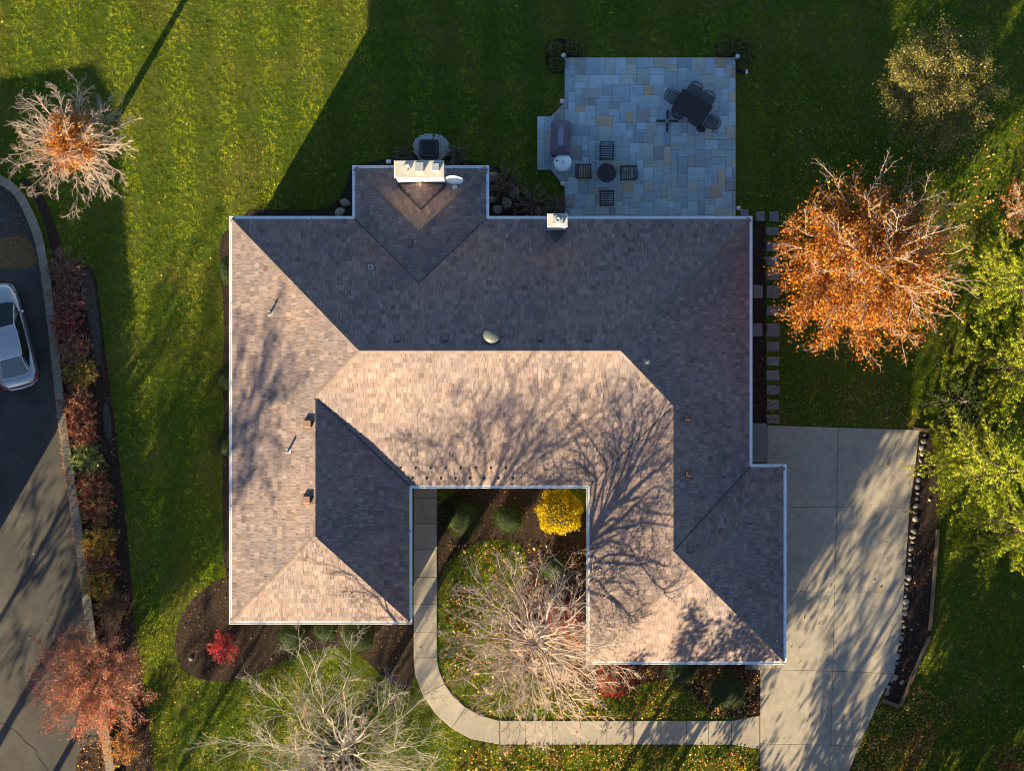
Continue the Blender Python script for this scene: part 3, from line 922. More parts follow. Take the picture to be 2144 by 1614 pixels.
def vent_pipe(px, py, k, h=.42, r_=.05):
    x, y, z, n, g = roof_pt(px, py, k, h)
    b = MB(); b.lathe([(r_, z - .05), (r_, z + h), (r_ * .72, z + h), (r_ * .72, z + h - .12), (.001, z + h - .12)], 12, x, y)
    o = b.build('vent_pipe', M_pipe, ROOF)
    b = MB(); u = (-g[1], g[0])
    v = [(x + u[0] * a + g[0] * c, y + u[1] * a + g[1] * c, z + T * c + .04) for a, c in ((-.11, -.10), (.11, -.10), (.11, .14), (-.11, .14))]
    b.add(v, [(0, 1, 2, 3)]); b.build('pipe_flashing', M_pipe, ROOF)
vent_pipe(563, 656, 2); vent_pipe(601, 945, 3); vent_pipe(775, 558, 0, .3); vent_pipe(1357, 758, 7, .35)
x, y, z, n, g = roof_pt(1030, 702, 1, .4)
b = MB(); b.lathe([(.30, z - .2), (.30, z + .18), (.37, z + .20), (.37, z + .26), (.30, z + .36), (.17, z + .42), (.001, z + .44)], 24, x, y); b.build('dome_vent', M_dome, ROOF)
b = MB(); v = [(x + a, y + c, z - T * c + .05) for a, c in ((-.36, -.26), (.36, -.26), (.36, .36), (-.36, .36))]; b.add(v, [(0, 1, 2, 3)]); b.build('dome_flashing', M_vent, ROOF)
# snow guards
def guard(px, py, k):
    x, y, z, n, g = roof_pt(px, py, k, .05); u = (-g[1], g[0])
    b = MB(); v = [(x + u[0] * a + g[0] * c, y + u[1] * a + g[1] * c, z + T * c + zz) for a, c, zz in
                   ((-.035, -.03, .02), (.035, -.03, .02), (.035, .10, .03), (-.035, .10, .03), (-.035, -.02, .09), (.035, -.02, .09))]
    b.add(v, [(0, 1, 5, 4), (4, 5, 2, 3), (0, 4, 3), (1, 2, 5)]); b.build('snow_guard', M_ventd if k in (1, 7, 8, 12) else M_black, ROOF)
for i in range(8): guard(838 + i * 31.5, 981, 6)
for i in range(8): guard(863 + i * 30, 1003, 6)
for i in range(13): guard(1556, 520 + i * 34, 7 if 520 + i * 34 < 845 else 8)
for i in range(12): guard(1628, 1010 + i * 30, 12)
for i in range(9): guard(1290 + i * 30, 470, 1)
for i in range(6): guard(1306 + i * 30, 491, 1)

# ---- satellite dish beside the chimney
dx, dy, dz = roof_pt(952, 391, 16, .1)[:3]
dish = thing('satellite_dish', (dx, dy, dz), 'white satellite dish on a bent mast beside the big chimney', 'satellite dish')
b = MB(); b.box(-.10, .10, -.05, .05, .02, .06); b.build('foot', M_white, dish)
b = MB(); b.tube([(0, 0, .04), (0, .10, .35), (0, .26, .62)], .028, 8); b.build('mast', M_white, dish)
b = MB(); nrm = Vector((-.08, -.93, .38)).normalized(); a1 = nrm.cross(Vector((0, 0, 1))).normalized(); a2 = a1.cross(nrm)
cen = Vector((0, .30, .68)); v = []
for ri, (rr, dp) in enumerate(((0, 0), (.14, .012), (.27, .045), (.38, .09))):
    for k in range(24):
        an = 2 * math.pi * k / 24
        v.append(cen + nrm * dp + a1 * (rr * 1.05 * math.cos(an)) + a2 * (rr * math.sin(an)))
for ri, (rr, dp) in enumerate(((.385, .075), (.27, .03), (.14, -.003), (0, -.015))):
    for k in range(24):
        an = 2 * math.pi * k / 24
        v.append(cen + nrm * dp + a1 * (rr * 1.05 * math.cos(an)) + a2 * (rr * math.sin(an)))
b.add(v, [(r_ * 24 + k, r_ * 24 + (k + 1) % 24, (r_ + 1) * 24 + (k + 1) % 24, (r_ + 1) * 24 + k) for r_ in range(7) for k in range(24)], smooth=True)
b.build('reflector', M_white, dish)
b = MB(); b.tube([cen - a2 * .36 + nrm * .05, cen - a2 * .32 + nrm * .42], .015, 6); b.box(cen.x - .04, cen.x + .04, cen.y - .45, cen.y - .36, cen.z - .18, cen.z - .10); b.build('feed_arm', M_pipe, dish)
# ------------------------------------------------------------------ patio furniture
def rail(b, pts, r=.014, n=6): b.tube(pts, r, n)
def club_chair():
    """slatted metal lounge chair, open at +y, back at -y"""
    t = thing('lounge_chair', (0, 0, 0), '', 'chair', 'slatted chairs round the small table')
    w, d = .30, .31
    for sx in (-1, 1):
        for sy in (-1, 1):
            b = MB(); rail(b, [(sx * w, sy * d, 0), (sx * w, sy * d, .58 if sy > 0 else .62)], .018); b.build('leg', M_bronze, t)
        b = MB(); b.box(sx * w - .028, sx * w + .028, -d - .02, d + .03, .575, .60, b=.006); b.build('armrest', M_bronze, t)
    b = MB()
    for y in (-d, d): rail(b, [(-w, y, .36), (w, y, .36)], .016)
    for x in (-w, w): rail(b, [(x, -d, .36), (x, d, .36)], .016)
    rail(b, [(-w, d, .10), (w, d, .10)], .010); b.build('seat_frame', M_bronze, t)
    for k in range(6):
        y = -d + .06 + k * (2 * d - .10) / 5
        b = MB(); b.box(-w, w, y - .022, y + .022, .362, .378); b.build('slat', M_bronze, t)
    b = MB(); by_ = -d - .10
    rail(b, [(-w, -d, .36), (-w, by_, .84)], .018); rail(b, [(w, -d, .36), (w, by_, .84)], .018)
    rail(b, [(-w, by_, .84), (w, by_, .84)], .018); rail(b, [(-w, -d - .03, .50), (w, -d - .03, .50)], .012)
    rail(b, [(-w, -d - .03, .50), (0, by_, .84)], .010); rail(b, [(w, -d - .03, .50), (0, by_, .84)], .010)
    rail(b, [(-w, by_, .84), (0, -d - .03, .50)], .010); rail(b, [(w, by_, .84), (0, -d - .03, .50)], .010)
    b.build('backrest', M_bronze, t)
    return t
proto = club_chair()
for i, (px, py, rz, lab) in enumerate(((1270, 319, 180, 'dark slatted metal chair north of the small round table'), (1270, 414, 0, 'dark slatted metal chair south of the small round table, nearest the house'),
                                       (1223, 360, -90, 'dark slatted metal chair west of the small round table, beside the white round grill'), (1314, 363, 92, 'dark slatted metal chair east of the small round table'))):
    o = proto if i == 0 else copy_tree(proto)
    x, y, z = P(px, py, .45)
    o.location = (x, y, PZ); o.rotation_euler = (0, 0, math.radians(rz)); o['label'] = lab
t = thing('round_table', (*P(1270, 363, .5)[:2], PZ), 'small round dark metal table with smooth top between four slatted chairs', 'table')
b = MB(); b.lathe([(.40, .50), (.43, .505), (.435, .52), (.43, .53), (.405, .535), (.395, .530), (.12, .530), (.10, .536), (0, .537)], 32); b.build('table_top', M_bronze, t)
b = MB(); b.lathe([(.05, .1), (.035, .3), (.05, .5)], 10); b.build('pedestal', M_bronze, t)
for k in range(4):
    a = k * math.pi / 2 + .4
    b = MB(); rail(b, [(0, 0, .2), (.2 * math.cos(a), .2 * math.sin(a), .14), (.32 * math.cos(a), .32 * math.sin(a), .015)], .02); b.build('foot', M_bronze, t)

# dining set
TA = math.radians(-31)
tx, ty, _ = P(1449, 226, .74)
t = thing('dining_table', (tx, ty, PZ), 'rectangular dark cast metal dining table with panelled top, set askew on the patio', 'table', rz=TA)
b = MB(); b.box(-.79, .79, -.53, .53, .70, .715); b.build('table_top', M_bronze, t)
b = MB()
for y in (-.53, .47): b.box(-.79, .79, y, y + .06, .715, .735, b=.004)
for x in (-.79, -.03, .73): b.box(x, x + .06, -.468, .468, .715, .733, b=.004)
b.build('table_rim', M_bronze, t)
for x0_ in (-.70, .06):
    for k in range(4):
        for q in range(3):
            xa = x0_ + .03 + q * .205; ya = -.42 + k * .215
            b = MB(); b.box(xa, xa + .17, ya, ya + .17, .7155, .728, b=.01)
            b.build('panel', M_bronze, t)
for sx in (-1, 1):
    for sy in (-1, 1):
        b = MB(); rail(b, [(sx * .66, sy * .40, .70), (sx * .68, sy * .42, .3), (sx * .72, sy * .45, .0)], .028, 8); b.build('leg', M_bronze, t)

def dining_chair():
    """cast metal armchair with pierced seat, open at +y, curved back at -y"""
    t = thing('dining_chair', (0, 0, 0), '', 'chair', 'cast metal chairs round the dining table')
    b = MB(); m = 9
    for i in range(m):
        x = -.23 + .46 * i / (m - 1); yl = .25 - .04 * abs(x) / .23; yb = -.25 + .09 * (x / .23) ** 2
        b.box(x - .012, x + .012, yb, yl, .43, .445)
        y = -.22 + .44 * i / (m - 1); b.box(-.245, .245, y - .012, y + .012, .431, .446)
    b.build('seat', M_bronze, t)
    b = MB(); rail(b, [(-.25, .25, .435), (.25, .25, .435), (.27, -.05, .435), (.20, -.25, .435), (-.20, -.25, .435), (-.27, -.05, .435), (-.25, .25, .435)], .018); b.build('seat_frame', M_bronze, t)
    arc = [(-.29 * math.cos(a), -.10 - .22 * math.sin(a)) for a in [i * math.pi / 8 for i in range(9)]]
    b = MB(); rail(b, [(x, y - .05, .80 + .05 * math.sin(i * math.pi / 8)) for i, (x, y) in enumerate(arc)], .018)
    for i in range(1, 8):
        x, y = arc[i]; rail(b, [(x * .8, y * .95, .44), (x, y - .05, .80 + .05 * math.sin(i * math.pi / 8))], .009)
    rail(b, [(x * .92, y - .03, .62) for x, y in arc[1:-1]], .010); b.build('backrest', M_bronze, t)
    for sx in (-1, 1):
        b = MB(); rail(b, [(sx * .29, -.15, .80), (sx * .32, .02, .66), (sx * .30, .22, .64), (sx * .26, .24, .44)], .020); b.build('armrest', M_bronze, t)
        for sy, yy in ((1, .24), (-1, -.22)):
            b = MB(); rail(b, [(sx * .22, yy, .43), (sx * .25, yy * 1.12, .0)], .018); b.build('leg', M_bronze, t)
    return t
proto = dining_chair()
dch = [(1407, 204, -121 + 0, 'dark cast metal armchair at the north-west end of the dining table'), (1453, 191, 149, 'dark armchair at the middle of the dining table, far side from the house'),
       (1479, 209, 149, 'dark armchair on the far side of the dining table, nearest the patio edge'), (1490, 258, 59, 'dark cast metal armchair at the south-east end of the dining table'),
       (1420, 236, -20, 'dark chair angled beside the umbrella stand at the dining table'), (1457, 250, -31, 'dark chair pushed well under the house side of the dining table')]
for i, (px, py, rz, lab) in enumerate(dch):
    o = proto if i == 0 else copy_tree(proto)
    x, y, z = P(px, py, .5); o.location = (x, y, PZ); o.rotation_euler = (0, 0, math.radians(rz)); o['label'] = lab
x, y, _ = P(1397, 254, .1)
t = thing('umbrella_stand', (x, y, PZ), 'empty cross-shaped dark metal umbrella stand beside the dining table', 'umbrella stand', rz=math.radians(-1))
for k in range(4):
    a = k * math.pi / 2
    b = MB(); c_, s_ = math.cos(a), math.sin(a)
    b.box(.03, .50, -.04, .04, .02, .07, b=.008)
    o = b.build('stand_arm', M_black, t); o.rotation_euler = (0, 0, a)
b = MB(); b.lathe([(.085, .0), (.085, .10), (.05, .12), (.045, .32), (.035, .32), (.035, .25), (0, .25)], 14); b.build('socket', M_flue, t)
for (px, py, rr, lab) in ((1467, 271, .12, 'small dark cushion lying on the flags south of the dining table'),):
    b = MB(); b.lathe([(.10, 0), (.16, .03), (.17, .07), (.14, .11), (0, .12)], 14); o = b.build('cushion', M_bronze, loc=(*P(px, py)[:2], PZ)); o.scale = (1.3, .95, 1); o.rotation_euler = (0, 0, -.3)
    tag(o, lab, 'cushion')

# covered barbecue
x, y, _ = P(1173.5, 290, .6)
t = thing('covered_barbecue', (x, y, PZ), 'large barbecue under a purple-grey fitted cover on the patio bump-out', 'barbecue', rz=math.radians(-2))
def loft(b, rings_, close_top=True):
    n = len(rings_[0]); v = [p for r_ in rings_ for p in r_]; f = []
    for i in range(len(rings_) - 1):
        for k in range(n): f.append((i * n + k, i * n + (k + 1) % n, (i + 1) * n + (k + 1) % n, (i + 1) * n + k))
    if close_top: f.append(tuple(range((len(rings_) - 1) * n, len(rings_) * n)))
    b.add(v, f)
def rr_(w, l, z, ch=.12, jx=0.0):
    c = min(ch, w * .5)
    return [(-w + c + jx, -l, z), (w - c + jx, -l, z), (w + jx, -l + c, z), (w + jx, l - c, z), (w - c + jx, l, z), (-w + c + jx, l, z), (-w + jx, l - c, z), (-w + jx, -l + c, z)]
b = MB(); loft(b, [rr_(.44, .80, .0, .1), rr_(.45, .81, .35, .1, .01), rr_(.45, .79, .62, .1), rr_(.43, .78, .80, .09), rr_(.25, .62, 1.02, .05), rr_(.145, .42, 1.14, .03)]); b.build('cover', M_cover, t)
b = MB(); b.box(-.12, .12, -.40, .40, 1.138, 1.152, b=.005); b.build('cover_top_sheen', mat('cover_sky_sheen', (.22, .21, .29), (.26, .25, .33), 4, .45), t)  # sky sheen on the flat cover top, painted as a lighter strip
for sy in (-.70, .70):
    b = MB(); rail(b, [(-.08, sy, .86), (0, sy, .90), (.08, sy, .86)], .014); b.build('handle', M_black, t)

# round grill with a pale fluted lid
x, y, _ = P(1178, 341, .75)
t = thing('round_grill', (x, y, PZ), 'round grill with a pale fluted lid and dark base next to the covered barbecue', 'grill')
b = MB(); b.lathe([(.24, .22), (.34, .34), (.385, .52), (.38, .66)], 32); b.build('bowl', M_pipe, t)
b = MB(); b.lathe([(.405, .655), (.41, .68), (.36, .76), (.22, .83), (.09, .86), (0, .865)], 48, flute=.016, fn=16); lid = b.build('lid', M_white, t)
b = MB(); rail(b, [(-.01, -.07, .86), (.0, -.07, .90), (.02, 0, .92), (.0, .07, .90), (.02, .09, .86)], .013); b.build('handle', M_black, lid)
b = MB(); b.add([(-.31, .02, .793), (-.31, .13, .793), (-.17, .08, .85)], [(0, 2, 1)]); b.build('lid_vent', M_black, lid)
b = MB(); b.lathe([(.385, .64), (.418, .645), (.418, .665), (.385, .668)], 32); b.build('rim', M_black, t)
for k in range(3):
    a = k * 2.094 + .5
    b = MB(); rail(b, [(.22 * math.cos(a), .22 * math.sin(a), .30), (.36 * math.cos(a), .36 * math.sin(a), .0)], .022); b.build('leg', M_black, t)

# path lights
for px, py, lab in ((1180, 116, 'small pale dome light at the north-west patio corner'), (1545, 118, 'small pale dome light at the north-east patio corner'), (1177, 212, 'small pale dome light on the lawn by the angled patio edge'),
                    (1178, 384, 'small pale dome light at the patio corner just south of the round grill'), (1547, 436, 'small pale dome light at the south-east patio corner')):
    x, y, _ = P(px, py, .5)
    t = thing('path_light', (x, y, 0), lab, 'light', 'dome lights round the patio')
    b = MB(); b.lathe([(.018, 0), (.018, .44)], 8); b.build('post', M_bronze, t)
    b = MB(); b.lathe([(.06, .42), (.108, .43), (.112, .45), (.085, .50), (.03, .525), (0, .53)], 18); b.build('lamp_shade', M_lampg, t)
b = MB(); b.box(-.05, .05, -.09, .09, 0, .12, b=.01); tag(b.build('junction_box', M_white, loc=(*P(1563, 151)[:2], .012)), 'small white box in the corner bed north-east of the patio', 'box')
b = MB(); b.box(-.11, .11, -.07, .07, 0, .5, b=.02); tag(b.build('meter_box', M_white, loc=(*P(813, 338, .5)[:2], 0)), 'small white box against the bay wall west of the chimney', 'box')

# ---- air conditioner on its pad with white gravel
x, y, _ = P(899, 314, .4)
t = thing('air_conditioner', (x, y, .05), 'black rounded-square air conditioner ringed with white gravel north of the chimney', 'air conditioner')
def sq(w, z, c=.14, n=5):
    pts = []
    for cx_, cy_, a0 in ((w - c, w - c, 0), (-w + c, w - c, 90), (-w + c, -w + c, 180), (w - c, -w + c, 270)):
        for i in range(n): 
            a = math.radians(a0 + 90 * i / (n - 1)); pts.append((cx_ + c * math.cos(a), cy_ + c * math.sin(a), z))
    return pts
b = MB(); loft(b, [sq(.40, .04), sq(.41, .62), sq(.41, .66)], False); b.build('body', M_flue, t)
b = MB(); loft(b, [sq(.42, .64), sq(.44, .68), sq(.42, .76), sq(.34, .79, .12), sq(.30, .77, .1), sq(.29, .775, .1)]); top = b.build('fan_cover', M_black, t)
for k in range(9):
    b = MB(); yy = -.24 + k * .06; b.box(-.27, .27, yy - .008, yy + .008, .776, .786); b.build('grille_bar', M_bronze, top)
b = MB(); b.box(-.52, .52, -.52, .52, -.05, .0, b=.01); b.build('pad', M_walk, t)
r_ = np.random.default_rng(3); n = 2600
ang = r_.uniform(0, 2 * np.pi, n); rad = np.sqrt(r_.uniform(.2, 1, n)) * r_.uniform(.86, 1.0, n)
gx = (ang, rad)
pxs = 900 + 37 * rad * np.cos(ang) + np.where(np.cos(ang) > 0.2, 6 * rad, 0); pys = 309 + 30 * rad * np.sin(ang)
X = (pxs - 1072) / S; Y = (807 - pys) / S
OCT = np.array([[1, 0, 0], [0, 1, 0], [-1, 0, 0], [0, -1, 0], [0, 0, 1.0], [0, 0, -1]]); OF = np.array([[0, 1, 4], [1, 2, 4], [2, 3, 4], [3, 0, 4]])
sc_ = r_.uniform(.018, .036, n)
V = (OCT[None] * sc_[:, None, None] * np.stack([r_.uniform(.7, 1.3, n), r_.uniform(.7, 1.3, n), r_.uniform(.5, .8, n)], -1)[:, None, :]) + np.stack([X, Y, np.full(n, .02)], -1)[:, None, :]
F = (OF[None] + (np.arange(n) * 6)[:, None, None]).reshape(-1, 3)
cv = np.repeat(r_.uniform(.25, .75, n)[:, None] * np.array([[1, .97, .93]]), 4, axis=0)
tag(np_mesh('gravel', V.reshape(-1, 3), F, M_peb, col=cv), 'white gravel ring round the air conditioner', 'gravel', kind='stuff')

# ------------------------------------------------------------------ the silver saloon car
car = thing('parked_car', (*P(20, 703, .0)[:2], LOW + .01), 'silver saloon car with red tail lights parked on the dark asphalt', 'car', rz=math.radians(14.5))
# local: +y forward, length 4.75
def ring(y, w, zb, zt, tum=.06, n=4):
    """closed body section: list of (x, z), left to right over the top"""
    return [(-w * .93, zb), (-w, zb + .12), (-w, zt - .22), (-w + .02, zt - .10), (-w + tum + .04, zt - .02), (-w * .55, zt + .015), (0, zt + .03),
            (w * .55, zt + .015), (w - tum - .04, zt - .02), (w - .02, zt - .10), (w, zt - .22), (w, zb + .12), (w * .93, zb)]
st = [(-2.37, .52, .42, .78), (-2.33, .70, .32, .94), (-2.18, .84, .25, 1.02), (-1.9, .905, .22, 1.03), (-1.3, .925, .2, 1.0), (-.4, .925, .2, .98), (.5, .92, .2, .97), (1.0, .915, .2, .95),
      (1.5, .90, .2, .88), (1.95, .85, .22, .80), (2.2, .72, .26, .72), (2.32, .55, .3, .64), (2.37, .36, .36, .56)]
b = MB(); v = []; n = 13
for (y, w, zb, zt) in st: v += [(x, y, z) for x, z in ring(y, w, zb, zt)]
f = [(i * n + k, (i + 1) * n + k, (i + 1) * n + k + 1, i * n + k + 1) for i in range(len(st) - 1) for k in range(n - 1)]
f += [tuple(range(n - 1, -1, -1)), tuple((len(st) - 1) * n + k for k in range(n))]
b.add(v, [q[::-1] for q in f], smooth=True); b.build('body', M_silver, car)
# cabin
belt = [(-1.86, .58, 1.0), (-1.70, .70, .995), (-1.0, .83, .985), (0, .85, .975), (.95, .82, .96), (1.38, .70, .95)]
roofp = [(-1.10, .50, 1.33), (-.98, .58, 1.375), (-.5, .62, 1.44), (-.1, .625, 1.45), (.26, .61, 1.43), (.38, .57, 1.40)]
b = MB(); v = []
for (y, w, z) in roofp:
    for k in (-1, -.92, -.5, 0, .5, .92, 1): v.append((w * k, y, z + .025 * (1 - k * k)))
b.add(v, [(i * 7 + k, i * 7 + k + 1, (i + 1) * 7 + k + 1, (i + 1) * 7 + k) for i in range(5) for k in range(6)], smooth=True); b.build('roof', M_silver, car)
def glass(nm, pts, m_=M_carglass):
    b = MB(); b.add(pts, [tuple(range(len(pts)))]); return b.build(nm, m_, car)
def lerp3(a, c, t_): return tuple(a[i] + (c[i] - a[i]) * t_ for i in range(3))
b = MB(); v = []
for k in (-1, -.6, 0, .6, 1):
    v.append((.70 * k, 1.36 + .12 * (1 - k * k), .955 + .025 * (1 - k * k)))
for k in (-1, -.6, 0, .6, 1): v.append((.565 * k, .385 + .04 * (1 - k * k), 1.397 + .025 * (1 - k * k)))
b.add(v, [(i, i + 1, 6 + i, 5 + i) for i in range(4)], smooth=True); b.build('windshield', M_carglass, car)
b = MB(); v = []
for k in (-1, -.6, 0, .6, 1): v.append((.60 * k, -1.84 - .08 * (1 - k * k), 1.045 + .015 * (1 - k * k)))
for k in (-1, -.6, 0, .6, 1): v.append((.50 * k, -1.105 - .03 * (1 - k * k), 1.325 + .025 * (1 - k * k)))
b.add(v, [(i + 1, i, 5 + i, 6 + i) for i in range(4)], smooth=True); b.build('rear_window', mat('rear_glass', (.10, .125, .11), (.14, .17, .15), 2, .1, spec=.7), car)
for sx in (-1, 1):
    pb = [(sx * w, y, z) for y, w, z in belt]; pr = [(sx * w, y, z) for y, w, z in roofp]
    for nm, i0, i1 in (('rear_side_window', 1, 3), ('front_side_window', 3, 5)):
        pts = pb[i0:i1 + 1] + pr[i0:i1 + 1][::-1]
        b = MB(); m = i1 - i0 + 1
        v = pb[i0:i1 + 1] + pr[i0:i1 + 1]
        b.add(v, [(i, i + 1, m + i + 1, m + i) for i in range(m - 1)]); b.build(nm, M_carglass, car)
    b = MB()
    b.tube([(sx * .715, 1.40, .955), (sx * .65, .95, 1.18), (sx * .575, .38, 1.405), (sx * .62, .05, 1.452), (sx * .622, -.5, 1.443), (sx * .585, -.98, 1.38), (sx * .51, -1.11, 1.335), (sx * .56, -1.48, 1.20), (sx * .61, -1.85, 1.045)], .032, 6)
    b.build('roof_pillar', M_silver, car)
    b = MB(); b.tube([(sx * .855, 0, .975), (sx * .625, -.05, 1.44)], .028, 6); b.build('door_pillar', M_black, car)
    b = MB(); b.tube([(sx * .70, -1.70, 1.0), (sx * .85, -.95, .99), (sx * .875, .0, .98), (sx * .83, .95, .965), (sx * .72, 1.38, .955)], .016, 6); b.build('window_trim', M_rim, car)
    b = MB(); b.lathe([(0, 0), (.06, .01), (.075, .05), (.05, .1), (0, .11)], 12); o = b.build('mirror', M_silver, car, (sx * .99, .86, .96)); o.scale = (1.5, .9, 1.2)
    b = MB(); b.tube([(sx * .86, .88, .98), (sx * .97, .86, 1.0)], .03, 6); b.build('mirror_arm', M_black, car)
    b = MB(); b.add([(sx * .50, -2.33, .94), (sx * .74, -2.24, .985), (sx * .90, -1.98, 1.0), (sx * .925, -1.96, .84), (sx * .86, -2.22, .78), (sx * .56, -2.385, .78)], [(0, 1, 4, 5) if sx > 0 else (5, 4, 1, 0), (1, 2, 3, 4) if sx > 0 else (4, 3, 2, 1)])
    b.build('tail_light', M_red, car)
    b = MB(); b.add([(sx * .45, 2.30, .67), (sx * .74, 2.16, .76), (sx * .88, 1.86, .84), (sx * .90, 1.84, .72), (sx * .78, 2.16, .62), (sx * .50, 2.33, .55)], [(0, 1, 4, 5) if sx < 0 else (5, 4, 1, 0), (1, 2, 3, 4) if sx < 0 else (4, 3, 2, 1)])
    b.build('headlight', M_lens, car)
    for yy in (-1.40, 1.42):
        b = MB(); prof_ = [(.20, -.09), (.31, -.10), (.33, -.06), (.33, .06), (.31, .10), (.20, .09)]
        b.lathe(prof_, 20); w_ = b.build('wheel', M_tyre, car, (sx * .80, yy, .33)); w_.rotation_euler = (0, math.pi / 2, 0)
        b = MB(); b.lathe([(.20, -.10), (.20, .095), (.14, .07), (.05, .09), (0, .09)] if sx > 0 else [(0, -.09), (.05, -.09), (.14, -.07), (.20, -.095), (.20, .09)], 20); b.build('rim', M_rim, w_)
b = MB(); b.tube([(-.80, -2.24, .60), (-.45, -2.40, .60), (0, -2.43, .60), (.45, -2.40, .60), (.80, -2.24, .60)], .075, 8); b.build('rear_bumper', M_silver, car)
b = MB(); b.tube([(-.46, -2.37, .885), (0, -2.41, .90), (.46, -2.37, .885)], .022, 6); b.build('boot_trim', M_black, car)
b = MB(); b.tube([(-.66, -2.0, 1.047), (0, -2.08, 1.075), (.66, -2.0, 1.047)], .006, 4); b.build('boot_seam', M_black, car)
for yy in (-1.0, .1):
    for sx in (-.36, .36):
        b = MB(); b.box(sx - .2, sx + .2, yy - .08, yy + .08, .6, 1.15, b=.05); b.build('seat', M_interior, car)
# ------------------------------------------------------------------ trees and shrubs
def unit(a): return a / np.maximum(np.linalg.norm(a, axis=-1, keepdims=True), 1e-9)
def sample_paths(pth, f):
    """pth (n,k,3), f (n,m) in 0..1 -> positions and tangents (n,m,3)"""
    n, k, _ = pth.shape
    t = np.clip(f, 0, .9999) * (k - 1); i = t.astype(int); w = (t - i)[..., None]
    r = np.arange(n)[:, None]
    a = pth[r, i]; c = pth[r, i + 1]
    return a * (1 - w) + c * w, unit(c - a)
def side_paths(pth, m, lo, hi, length, ang, k, rng, up=.15, wig=.16, taper=.6, flat=1.0):
    n = len(pth)
    f = lo + (hi - lo) * ((np.arange(m) + rng.uniform(0, 1, (n, m))) / m)
    p, tg = sample_paths(pth, f)
    rv = rng.normal(size=(n, m, 3)); rv[..., 2] *= flat
    perp = unit(rv - (rv * tg).sum(-1, keepdims=True) * tg)
    a = np.radians(rng.uniform(ang[0], ang[1], (n, m)))[..., None]
    d = unit(tg * np.cos(a) + perp * np.sin(a) + np.array([0, 0, up]))
    L = (length if np.isscalar(length) else length[:, None]) * rng.uniform(.55, 1.15, (n, m)) * (1 - taper * f)
    p = p.reshape(-1, 3); d = d.reshape(-1, 3); L = L.reshape(-1)
    out = np.zeros((len(p), k, 3)); out[:, 0] = p
    for i in range(1, k):
        d = unit(d + rng.normal(size=d.shape) * wig + np.array([0, 0, up * .25]))
        out[:, i] = out[:, i - 1] + d * (L / (k - 1))[:, None]
    return out, L
def tubes(pth, r0, r1, sides):
    n, k, _ = pth.shape
    tg = np.zeros_like(pth); tg[:, 1:-1] = pth[:, 2:] - pth[:, :-2]; tg[:, 0] = pth[:, 1] - pth[:, 0]; tg[:, -1] = pth[:, -1] - pth[:, -2]
    tg = unit(tg)
    ref = np.where(np.abs(tg[..., 2:3]) < .9, np.array([0, 0, 1.0]), np.array([1.0, 0, 0]))
    u = unit(np.cross(tg, ref)); w = np.cross(tg, u)
    rr = np.linspace(0, 1, k)[None, :]
    rad = (np.broadcast_to(r0, (n,))[:, None] * (1 - rr) + np.broadcast_to(r1, (n,))[:, None] * rr)
    an = 2 * np.pi * np.arange(sides) / sides
    V = pth[:, :, None, :] + rad[:, :, None, None] * (u[:, :, None, :] * np.cos(an)[None, None, :, None] + w[:, :, None, :] * np.sin(an)[None, None, :, None])
    V = V.reshape(-1, 3)
    idx = np.arange(n * k * sides).reshape(n, k, sides)
    a = idx[:, :-1, :]; c = idx[:, 1:, :]
    F = np.stack([a, np.roll(a, -1, 2), np.roll(c, -1, 2), c], -1).reshape(-1, 4)
    return V, F
def merge(parts):
    Vs, Fs, o = [], [], 0
    for V, F in parts:
        Vs.append(V); Fs.append(F + o); o += len(V)
    return np.concatenate(Vs), np.concatenate(Fs)
def leaf_cards(pos, size, rng, up=.35, aspect=.62, dirs=None, fold=.25):
    n = len(pos)
    nrm = unit(rng.normal(size=(n, 3)) + np.array([0, 0, up]))
    if dirs is None: dirs = rng.normal(size=(n, 3))
    a = unit(dirs - (dirs * nrm).sum(-1, keepdims=True) * nrm); c = np.cross(nrm, a)
    s = (size * rng.uniform(.65, 1.25, n))[:, None]
    p0 = pos - a * s * .5; p2 = pos + a * s * .5
    p1 = pos + c * s * aspect * .5 + nrm * s * fold * .5 - a * s * .06; p3 = pos - c * s * aspect * .5 + nrm * s * fold * .5 - a * s * .06
    V = np.stack([p0, p1, p2, p3], 1).reshape(-1, 3)
    b0 = np.arange(n) * 4
    F = np.stack([np.stack([b0, b0 + 1, b0 + 2], -1), np.stack([b0, b0 + 2, b0 + 3], -1)], 1).reshape(-1, 3)
    return V, F
def palette(n, cols, wts, rng, var=.22):
    cols = np.array(cols); w = np.array(wts, float); w /= w.sum()
    c = cols[rng.choice(len(cols), n, p=w)] * np.exp(rng.normal(0, var, (n, 1)))
    return np.clip(c * (1 + rng.normal(0, .06, (n, 3))), .002, .9)

